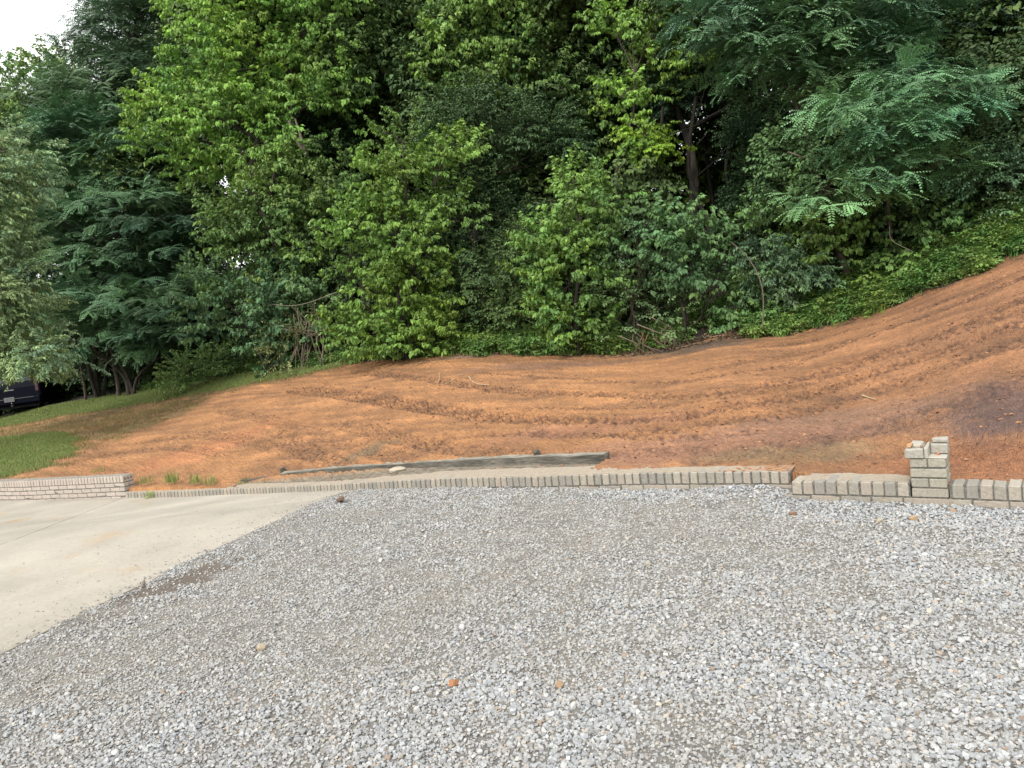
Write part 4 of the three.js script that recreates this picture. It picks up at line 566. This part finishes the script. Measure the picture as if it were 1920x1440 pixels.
// ------------------------------------------------------------------ timber, sticks, stumps and other small things
const woodTex = dataTex(256, (u, v) => { const a = 0.75 + 0.45 * pn(u, v, 24, 2) + 0.45 * pfbm(u * 0.25, v, 20, 4, 5) - (pn(u * 0.3, v, 30, 8) > 0.62 ? 0.3 : 0); return [a, a * 0.985, a * 0.96]; });
const oldWood = std([0.125, 0.116, 0.10], 1, { map: rep(woodTex, 3), bumpMap: rep(woodTex, 3), bumpScale: 0.004 }), rotWood = std([0.10, 0.088, 0.072], 1, { map: rep(woodTex, 2), bumpMap: rep(woodTex, 2), bumpScale: 0.008 }), twigMat = std([0.19, 0.155, 0.115], 1), paleTwig = std([0.42, 0.33, 0.20], 1), brownTwig = std([0.13, 0.095, 0.07], 1);
oldWood.vertexColors = true;
function beam(A, B, h, d, m, name, label, cat, bow = 0) { // weathered timber between two ground points, front bottom edge on A-B
  const L = A.distanceTo(B), n = 60, P = [], U = [], I = [], C = [], dir = B.clone().sub(A).normalize(), back = V(dir.z, 0, -dir.x).normalize(), nz = (s, k) => 0.006 * N2(s * 3, k) + 0.004 * N2(s * 11, k + 5), ring = [[0, 0], [0, h * 0.86], [0.10 * d, h], [0.9 * d, h], [d, h * 0.86], [d, 0]];
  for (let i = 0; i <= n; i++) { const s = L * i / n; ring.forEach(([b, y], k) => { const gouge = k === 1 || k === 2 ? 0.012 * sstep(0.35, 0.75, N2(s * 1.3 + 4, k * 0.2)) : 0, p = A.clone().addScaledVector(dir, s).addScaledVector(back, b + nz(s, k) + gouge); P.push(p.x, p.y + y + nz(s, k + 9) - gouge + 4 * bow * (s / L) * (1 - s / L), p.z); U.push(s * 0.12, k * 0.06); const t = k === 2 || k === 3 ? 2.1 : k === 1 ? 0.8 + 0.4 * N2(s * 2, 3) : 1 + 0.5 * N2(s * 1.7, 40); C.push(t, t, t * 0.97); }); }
  const R = ring.length; for (let i = 0; i < n; i++) for (let k = 0; k < R; k++) { const a = i * R + k, b = i * R + (k + 1) % R; I.push(a, b, a + R, b, b + R, a + R); } for (const o of [0, n * R]) for (let k = 1; k < R - 1; k++) o ? I.push(o, o + k, o + k + 1) : I.push(o, o + k + 1, o + k);
  let g = new THREE.BufferGeometry(); g.setAttribute('position', new THREE.Float32BufferAttribute(P, 3)); g.setAttribute('color', new THREE.Float32BufferAttribute(C, 3)); g.setAttribute('uv', new THREE.Float32BufferAttribute(U, 2)); g.setIndex(I); g = g.toNonIndexed(); g.computeVertexNormals(); return tag(mesh(name, g, m), label, cat);
}
const capAt = (px, py, z, c) => { const p = at(px, py, z); p.y = lie(p.x, p.z).hw + c; return p; };
beam(capAt(526, 905, 9.95, -0.004), capAt(1135, 879, 6.95, -0.012), 0.092, 0.10, oldWood, 'landscape_timber', 'long weathered grey timber lying behind the low brick wall', 'timber', 0.034);
beam(capAt(444, 909, 10.4, -0.01), capAt(527, 904.5, 9.99, -0.01), 0.055, 0.09, rotWood, 'landscape_timber', 'short dark rotten timber half hidden by grass at the left end', 'timber');
{ const stub = (px, py, z, w, h, d, lean, label, m = rotWood) => { const p = at(px, py, z), o = mesh('wooden_stake', block(w, h, d, 0.004, 0.004), m); o.position.set(p.x, Math.max(p.y, bankH(p.x, p.z)) + h / 2 - 0.02, p.z); o.rotation.set(0.1, 0.5, lean); return tag(o, label, 'stake'); };
  stub(1010, 869, 7.5, 0.060, 0.105, 0.045, 0.35, 'short leaning wooden stake end behind the long timber'); stub(533, 897, 10.1, 0.07, 0.075, 0.05, 0.05, 'small dark wooden stub above the left end of the long timber'); }
{ const p = at(1562, 888, 6.0), s = new THREE.Shape(); s.moveTo(-0.045, 0); s.lineTo(0.045, 0); s.lineTo(0.03, 0.05); s.lineTo(0.02, 0.068); s.closePath(); const o = mesh('stone_shard', new THREE.ExtrudeGeometry(s, { depth: 0.025, bevelEnabled: true, bevelSize: 0.003, bevelThickness: 0.003, bevelSegments: 1 }), std([0.30, 0.275, 0.24], 0.95, { map: rep(noiseTex, 4) })); o.position.copy(p); o.position.y -= 0.008; o.rotation.y = -0.4; tag(o, 'pointed grey shard sticking out of the clay behind the right wall', 'shard'); }
function stick(px, r, m, label, lift = 0.012, name = 'stick') { const p = px.map(([x, y, up = 0]) => { const q = bankPt(x, y); q.y = bankH(q.x, q.z) + lift + up; return q; }); return tag(mesh(name, tube(p, r, r * 0.45, 6, 14), m), label, 'stick'); }
stick([[828, 719], [846, 712], [858, 706], [869, 703]], 0.009, paleTwig, 'pale bent stick on the clay, left one of the pair');
stick([[822, 717], [824, 710, 0.03], [824, 705, 0.06]], 0.006, paleTwig, 'tiny upright twig beside the pale bent stick');
stick([[879, 707], [887, 715], [899, 721], [918, 724]], 0.008, paleTwig, 'pale curved stick on the clay, right one of the pair');
stick([[1617, 744], [1630, 749], [1644, 755]], 0.008, paleTwig, 'short pale stick lying on the clay at right');
stick([[1036, 664], [1050, 665], [1072, 669]], 0.024, twigMat, 'grey dead branch at the edge of the weeds below the right bright bush', 0.02);
stick([[560, 925], [575, 921]].map(() => [0, 0]).slice(2).concat([[690, 668], [716, 660, 0.12], [737, 640, 0.35]]), 0.007, brownTwig, 'thin bare twig rising from the edge left of the big bright bush');
for (const [pts, label] of [[[[1218, 594, 0.9], [1242, 606, 0.5], [1258, 614, 0.3]], 'upper grey fallen pole above the exposed roots'], [[[1194, 608, 0.5], [1230, 622, 0.3], [1276, 637, 0.05]], 'long grey fallen pole across the exposed roots'], [[[1160, 630, 0.3], [1190, 643, 0.1], [1200, 652, 0]], 'short fallen pole left of the exposed roots']]) {
  const p = pts.map(([x, y, u]) => at(x, y, 15.0 - u * 0.3)); tag(mesh('fallen_pole', tube(p, 0.017, 0.008, 6, 10), twigMat), label, 'pole'); }
{ // exposed roots and cut bank below the thicket
  const f = onBank(1232, 15.1), t = thing('root_mass', 'tangle of exposed brown roots in the cut bank', 'roots', [f.x, f.y, f.z]);
  for (let i = 0; i < 26; i++) { const x = rr(-0.45, 0.45), h = rr(0.15, 0.5), p = [V(x, h, rr(-0.1, 0.1)), V(x + rr(-0.12, 0.12), h * 0.6, rr(0.02, 0.2)), V(x + rr(-0.3, 0.3), -0.03, rr(0.1, 0.4))]; mesh('root', tube(p, rr(0.006, 0.018), 0.004, 5, 8), i % 3 ? brownTwig : std([0.17, 0.085, 0.05], 1), t); }
}
{ // stump with splintered top
  const f = onBank(866, 16.5), t = thing('tree_stump', 'splintered reddish stump under the big bright bush', 'stump', [f.x, f.y, f.z]), m = std([0.15, 0.085, 0.06], 1, { map: rep(barkTex, 3) });
  for (let i = 0; i < 14; i++) { const a = rr(0, tau), q = rr(0, 0.13), h = rr(0.2, 0.5); mesh('splinter', tube([V(Math.cos(a) * q * 1.6, -0.08, Math.sin(a) * q * 1.6), V(Math.cos(a) * q, h * 0.5, Math.sin(a) * q), V(Math.cos(a) * q * 0.8 + rr(-0.03, 0.03), h, Math.sin(a) * q)], rr(0.02, 0.04), 0.006, 6, 6), m, t); }
  mesh('root', tube([V(0.05, 0.12, 0.05), V(0.25, 0.1, 0.15), V(0.5, 0.0, 0.25)], 0.022, 0.008, 6, 8), m, t);
}
{ // dead brush pile hanging at the edge
  const f = onBank(565, 18.4), t = thing('dead_brush', 'dead tangled brush with bare grey twigs at the edge of the clay', 'brush', [f.x, f.y, f.z]);
  for (let i = 0; i < 22; i++) { const x = rr(-0.55, 0.75), h = rr(0.4, 1.45), sx = x * 0.7 + 0.15, p = [V(sx, h, rr(-0.3, 0.1)), V(mix(sx, x, 0.5) + rr(-0.15, 0.15), h * 0.55, rr(0, 0.3)), V(x + rr(-0.25, 0.15), rr(-0.03, 0.1), rr(0.1, 0.5))]; mesh('twig', tube(p, rr(0.006, 0.014), 0.003, 5, 8), i % 3 ? twigMat : brownTwig, t); }
  for (let i = 0; i < 14; i++) { const a = rr(0.2, 2.9), L = rr(0.5, 1.3), o = V(rr(0.1, 0.7), rr(0.5, 1.2), 0.1); mesh('twig', tube([o, o.clone().add(V(Math.cos(a) * L * 0.5, Math.sin(a) * L * 0.35, 0.1)), o.clone().add(V(Math.cos(a) * L, Math.sin(a) * L * 0.6, 0.15))], 0.011, 0.003, 5, 8), twigMat, t); }
  crown(t, 'fine', [0.075, 0.088, 0.036], [[V(-0.1, 0.55, 0.2), 0.4, 0.45, 0.25], [V(0.05, 0.95, 0.1), 0.25, 0.3, 0.2]], 1.1, 0.5, 'leaves');
}
{ const f = at(1372, 455, 14.6), e = at(1428, 535, 14.2), g = onBank(1430, 14.2); tag(mesh('bent_stem', tube([f, at(1400, 480, 14.4), e, g], 0.009, 0.016, 6, 16), std([0.10, 0.082, 0.06], 1)), 'thin bare stem arching down beside the bluish bush', 'stem'); }
{ const a = at(1668, 425, 13.6), b = at(1672, 450, 13.4), c = at(1712, 472, 13.2); tag(mesh('bent_stem', tube([a, b, c], 0.006, 0.004, 6, 12), twigMat), 'pale curling vine stem below the bright locust', 'stem'); }
{ const a = at(1845, 437, 14.2), b = at(1885, 422, 14.4); a.y = bankH(a.x, a.z) + 0.06; b.y = bankH(b.x, b.z) + 0.1; tag(mesh('fallen_log', tube([a.clone().lerp(b, -0.6), a, b, a.clone().lerp(b, 2)], 0.06, 0.05, 9, 12), bark), 'fallen log at the top of the weedy slope on the right', 'log'); }
{ // thin pale branches in the canopy
  for (const [pts, r, label] of [[[[1478, 285, 14.2], [1510, 296, 14.2], [1538, 304, 14.3]], 0.014, 'pale bare twig sticking out left of the leaning trunk'], [[[575, 292, 20], [556, 262, 19.9], [541, 226, 19.8]], 0.055, 'pale bare limb showing inside the large bright tree'], [[[575, 292, 20], [562, 250, 19.9], [553, 222, 19.8]], 0.045, 'second pale limb forking beside the first inside the large bright tree'], [[[640, 545, 18], [560, 572, 18], [500, 570, 18.2]], 0.012, 'thin pale twig stretched over the rounded bush']])
    tag(mesh('bare_branch', tube(pts.map(q => at(...q)), r, r * 0.5, 7, 10), barkPale), label, 'branch');
}
{ // dry weed stems at the slab edge
  const p = yardPt(268, 1104), t = thing('dry_weed', 'small dry grey weed stub at the edge of the slab', 'weed', [p.x, p.y, p.z]);
  for (let i = 0; i < 16; i++) { const up = i < 7, a = rr(0, tau), h = up ? rr(0.04, 0.085) : rr(0.01, 0.035), o = V(up ? rr(-0.006, 0.01) : rr(-0.09, 0.0), 0, rr(-0.01, 0.01)), l = up ? 0.008 : 0.03; mesh('stem', tube([o, o.clone().add(V(Math.cos(a) * l, h * 0.6, Math.sin(a) * l)), o.clone().add(V(Math.cos(a) * l * 1.6, h, Math.sin(a) * l * 1.6))], 0.0028, 0.001, 5, 5), i % 2 ? twigMat : brownTwig, t); }
}
{ // brick crumb on the low wall and debris on the slab
  const p = at(440, 911, 10.05), o = mesh('brick_chip', stoneGeo(0.6, 16), std([0.20, 0.12, 0.09], 1)); o.position.copy(p); o.scale.set(0.03, 0.03, 0.025); tag(o, 'small reddish brown brick chip lying on the low wall', 'brick chip');
  const g = capAt(748, 889, 8.55, 0.0), h = mesh('mortar_lump', stoneGeo(0.55, 26), std([0.42, 0.36, 0.28], 1, { map: rep(gravelTex, 2) })); h.position.copy(g); h.scale.set(0.13, 0.075, 0.07); tag(h, 'pale heap of dried mortar against the front of the long timber', 'mortar heap');
  const L = [], c = new THREE.Color(); for (let i = 0; i < 900; i++) { const z = -2.5 - 6.5 * rnd(), d = -Math.log(1 - rnd()) * 0.35, x = edgeX(z) - 0.02 - d; if (x < -8) continue; const r = rr(0.0012, 0.0042), b = rr(0.08, 0.30); c.setRGB(b, b * 0.86, b * 0.72); L.push([new THREE.Matrix4().compose(V(x, yardY(x, z) + 0.022 + r * 0.3 + 0.004, z), new THREE.Quaternion().setFromEuler(new THREE.Euler(0, rr(0, 6), 0)), V(r * rr(1, 2), r * 0.8, r * rr(1, 1.8))), c.clone()]); }
  for (let i = 0; i < 80; i++) { const q = yardPt(rr(20, 560), rr(945, 1150)); if (q.x > edgeX(q.z) - 0.05) continue; const r = rr(0.002, 0.0065), o = rnd() < 0.35; c.setRGB(o ? 0.36 : 0.13, o ? 0.17 : 0.10, o ? 0.08 : 0.07); L.push([new THREE.Matrix4().compose(V(q.x, q.y + 0.026, q.z), new THREE.Quaternion().setFromEuler(new THREE.Euler(0, rr(0, 6), 0)), V(r * 1.6, r * 0.6, r)), c.clone()]); }
  const d = scatter(scene, stoneGeo(0.8, 10), std([1, 1, 1], 1), L, numbered('debris')); tag(d, 'crumbs of soil and grit strewn over the concrete slab', 'debris', null, 'stuff');
}
{ // clods on the bank: crumbled soil along the tracks and by the pillar
  const L = [], c = new THREE.Color();
  for (let i = 0; i < 60000; i++) {
    const a = rr(-0.66, 0.72), w = wallTab(a), e = edgeTab(a), s = rnd(), r = mix(w[0] + 0.15, e[0], s), x = Math.sin(a) * r, z = -Math.cos(a) * r; if (lawnness(x, z) > 0.35) continue;
    let k = 0.05 + 0.25 * sstep(0.3, 0.6, a) * sstep(0.5, 0.1, s) + 0.12 * sstep(0.93, 1, s); for (const [tw, , st, p] of tracks) { const b = distPoly(p, x, z)[0]; if (b < tw * 1.6) k = Math.max(k, 0.5 * st); }
    if (rnd() > k) continue; const q = Math.pow(rnd(), 2.5), R = mix(0.005, 0.022, q * q) * (0.6 + 0.035 * r), v = rr(0.65, 1.15), dk = rnd() < 0.5; c.setRGB((dk ? 0.16 : 0.30) * v, (dk ? 0.082 : 0.148) * v, (dk ? 0.046 : 0.072) * v);
    L.push([new THREE.Matrix4().compose(V(x, bankH(x, z) + R * 0.15, z), new THREE.Quaternion().setFromEuler(new THREE.Euler(rr(-0.3, 0.3), rr(0, tau), rr(-0.3, 0.3))), V(R * rr(0.8, 1.6), R * rr(0.6, 1), R * rr(0.8, 1.3))), c.clone()]);
  }
  for (let i = 0; i < 170; i++) { const w = midRun.at(midRun.tot - rr(0, 0.45) * rr(0.2, 1.4) - 0.01), q = w.p.clone().addScaledVector(w.back, rr(0.02, 0.19)), R = rr(0.004, 0.014), v = rr(0.8, 1.2); c.setRGB(0.29 * v, 0.145 * v, 0.07 * v); L.push([new THREE.Matrix4().compose(V(q.x, w.y + rr(0, 0.006), q.z), new THREE.Quaternion().setFromEuler(new THREE.Euler(0, rr(0, tau), 0)), V(R * 1.6, R * 0.5, R * 1.3)), c.clone()]); }
  tag(scatter(scene, stoneGeo(0.7, 11), std([1, 1, 1], 1), L, numbered('dirt_clods')), 'crumbled clay clods along the tracks of the graded bank', 'clods', null, 'stuff');
}
{ // litter of dry leaves and chips at the foot of the trees
  const B = new Leaves(); B.blade(V(-0.04, 0, 0), V(1, 0, 0), V(0, 1, 0), 0.08, 0.05, 0.5, 1); const g = B.build(), L = [], c = new THREE.Color();
  for (let i = 0; i < 9000; i++) { const px = rr(500, 1500), a0 = at(px, 600, 15), a = azOf(a0.x, a0.z), r = edgeTab(a)[0] + rr(-0.12, 0.9), x = Math.sin(a) * r, z = -Math.cos(a) * r; if (rnd() > 0.4 + 0.5 * N2(x * 1.5, z * 1.5)) continue; const v = rr(0.6, 1.3); c.setRGB(0.24 * v, 0.17 * v, 0.105 * v); L.push([place(V(x, bankH(x, z) + 0.012, z), rr(0.5, 1.1), rr(0.5, 1.1), 0.5), c.clone()]); }
  tag(scatter(scene, g, grassMat, L, numbered('leaf_litter')), 'dry leaves and chips along the foot of the trees', 'leaf litter', null, 'stuff');
}
{ // grass tufts between wall and clay
  const tuft = (px, py, z, n, hgt, tint, label) => { const f = at(px, py, z), g = blades(n, hgt, 0.0035, 0.09, 0.7), m = leafMat(0.3); m.vertexColors = true; m.color.setRGB(...tint); const o = mesh('grass_tuft', g, m); o.position.copy(f); return tag(o, label, 'grass tuft'); };
  tuft(322, 903, 10.9, 90, 0.17, [0.20, 0.26, 0.07], 'tallest grass tuft behind the low wall near the tall wall'); tuft(366, 904, 10.6, 60, 0.13, [0.20, 0.26, 0.07], 'middle grass tuft of three behind the low wall'); tuft(395, 906, 10.5, 60, 0.13, [0.21, 0.26, 0.08], 'right grass tuft of three behind the low wall'); tuft(275, 904, 11.1, 70, 0.12, [0.24, 0.25, 0.09], 'yellowish grass tuft beside the end of the tall wall');
  tuft(458, 907, 10.35, 60, 0.11, [0.16, 0.22, 0.06], 'grass tuft growing over the short rotten timber'); tuft(505, 906, 10.1, 40, 0.09, [0.26, 0.26, 0.12], 'straw coloured grass tuft at the joint of the two timbers'); tuft(186, 884, 11.6, 40, 0.07, [0.20, 0.26, 0.07], 'small green tuft behind the tall wall');
  const w = at(279, 934, 10.75), t = thing('yellow_weed', 'yellow green weed growing at the foot of the low wall', 'weed', [w.x, w.y, w.z]); crown(t, 'plain', [0.32, 0.36, 0.10], [[V(0, 0.05, 0.0), 0.035, 0.05, 0.02]], 0.13, 1.2, 'leaves');
}
{ // dark vehicle parked on the lawn at the left edge, seen from behind
  const Z = 25.5, c0 = at(24, 764, Z), gy = bankY(c0.x, c0.z + 0.2), t = thing('parked_vehicle', 'dark navy vehicle seen from behind under the maple at left', 'vehicle', [c0.x, gy, c0.z]); t.rotation.y = 0.25;
  const paint = new THREE.MeshPhysicalMaterial({ roughness: 0.6, specularIntensity: 0.15 }); paint.color.setRGB(0.0018, 0.0024, 0.007); const glass = std([0.01, 0.011, 0.014], 0.08), black = std([0.012, 0.012, 0.013], 0.6), chrome = std([0.16, 0.16, 0.17], 0.4, { metalness: 1 });
  const s = new THREE.Shape(); [[-0.02, 0.42], [0.0, 0.95], [0.06, 1.12], [0.22, 1.62], [0.42, 1.74], [2.3, 1.76], [2.7, 1.68], [3.35, 1.16], [4.5, 1.02], [4.72, 0.85], [4.75, 0.42]].forEach(([x, y], i) => i ? s.lineTo(x, y) : s.moveTo(x, y)); s.closePath();
  const body = new THREE.ExtrudeGeometry(s, { depth: 1.70, bevelEnabled: true, bevelSize: 0.06, bevelThickness: 0.10, bevelSegments: 4, curveSegments: 6 }); body.translate(0, 0, -0.85); body.rotateY(Math.PI / 2); mesh('body', body, paint, t);
  const rw = new THREE.Shape(); rw.moveTo(-0.68, 0); rw.lineTo(0.68, 0); rw.lineTo(0.58, 0.46); rw.lineTo(-0.58, 0.46); rw.closePath(); const g = mesh('rear_window', new THREE.ExtrudeGeometry(rw, { depth: 0.01, bevelEnabled: false }), glass, t); g.position.set(0, 1.16, -0.010); g.rotation.x = -0.32;
  const bump = mesh('bumper', new RoundedBoxGeometry(1.86, 0.24, 0.2, 3, 0.06), paint, t); bump.position.set(0, 0.53, 0.10); const st = mesh('bumper_trim', new RoundedBoxGeometry(1.5, 0.03, 0.03, 2, 0.01), std([0.03, 0.03, 0.035], 0.5), t); st.position.set(0, 0.61, 0.205);
  const pl = mesh('number_plate', new RoundedBoxGeometry(0.305, 0.152, 0.012, 2, 0.005), (() => { const cv = document.createElement('canvas'); cv.width = 128; cv.height = 64; const x = cv.getContext('2d'); x.fillStyle = '#62625f'; x.fillRect(0, 0, 128, 64); x.fillStyle = '#3a4258'; x.font = 'bold 34px sans-serif'; x.textAlign = 'center'; x.fillText('LMC-2FI', 64, 46, 112); x.fillRect(26, 7, 76, 5); const tx = new THREE.CanvasTexture(cv); tx.colorSpace = THREE.SRGBColorSpace; return new THREE.MeshStandardMaterial({ map: tx, roughness: 0.5 }); })(), t); pl.position.set(0.02, 0.60, 0.235);
  for (const x of [-1, 1]) { const l = mesh('tail_light', new RoundedBoxGeometry(0.12, 0.42, 0.08, 2, 0.03), std([0.035, 0.004, 0.004], 0.4), t); l.position.set(x * 0.83, 0.98, 0.02); l.rotation.x = -0.08; }
  const hb = mesh('handle', new RoundedBoxGeometry(0.3, 0.04, 0.03, 2, 0.012), chrome, t); hb.position.set(0, 0.90, 0.055);
  const hi = new THREE.Group(); hi.name = 'tow_hitch'; t.add(hi); const bar = mesh('hitch_bar', new THREE.BoxGeometry(0.06, 0.06, 0.22), black, hi); bar.position.set(0.1, 0.40, 0.22); const ball = mesh('hitch_ball', new THREE.SphereGeometry(0.028, 14, 10), chrome, hi); ball.position.set(0.1, 0.47, 0.30);
  for (const x of [-1, 1]) for (const z of [-0.85, -3.75]) { const w = new THREE.Group(); w.name = 'wheel'; w.position.set(x * 0.82, 0.36, z); t.add(w); const ty = mesh('tyre', new THREE.TorusGeometry(0.27, 0.10, 12, 28), black, w); ty.rotation.y = Math.PI / 2; ty.scale.z = 1.15; const ri = mesh('rim', new THREE.CylinderGeometry(0.19, 0.19, 0.16, 20), std([0.3, 0.3, 0.31], 0.4, { metalness: 1 }), w); ri.rotation.z = Math.PI / 2; }
  const pan = mesh('underbody', new THREE.BoxGeometry(1.5, 0.16, 4.2), black, t); pan.position.set(0, 0.36, -2.3);
}
renderer.render(scene, camera);
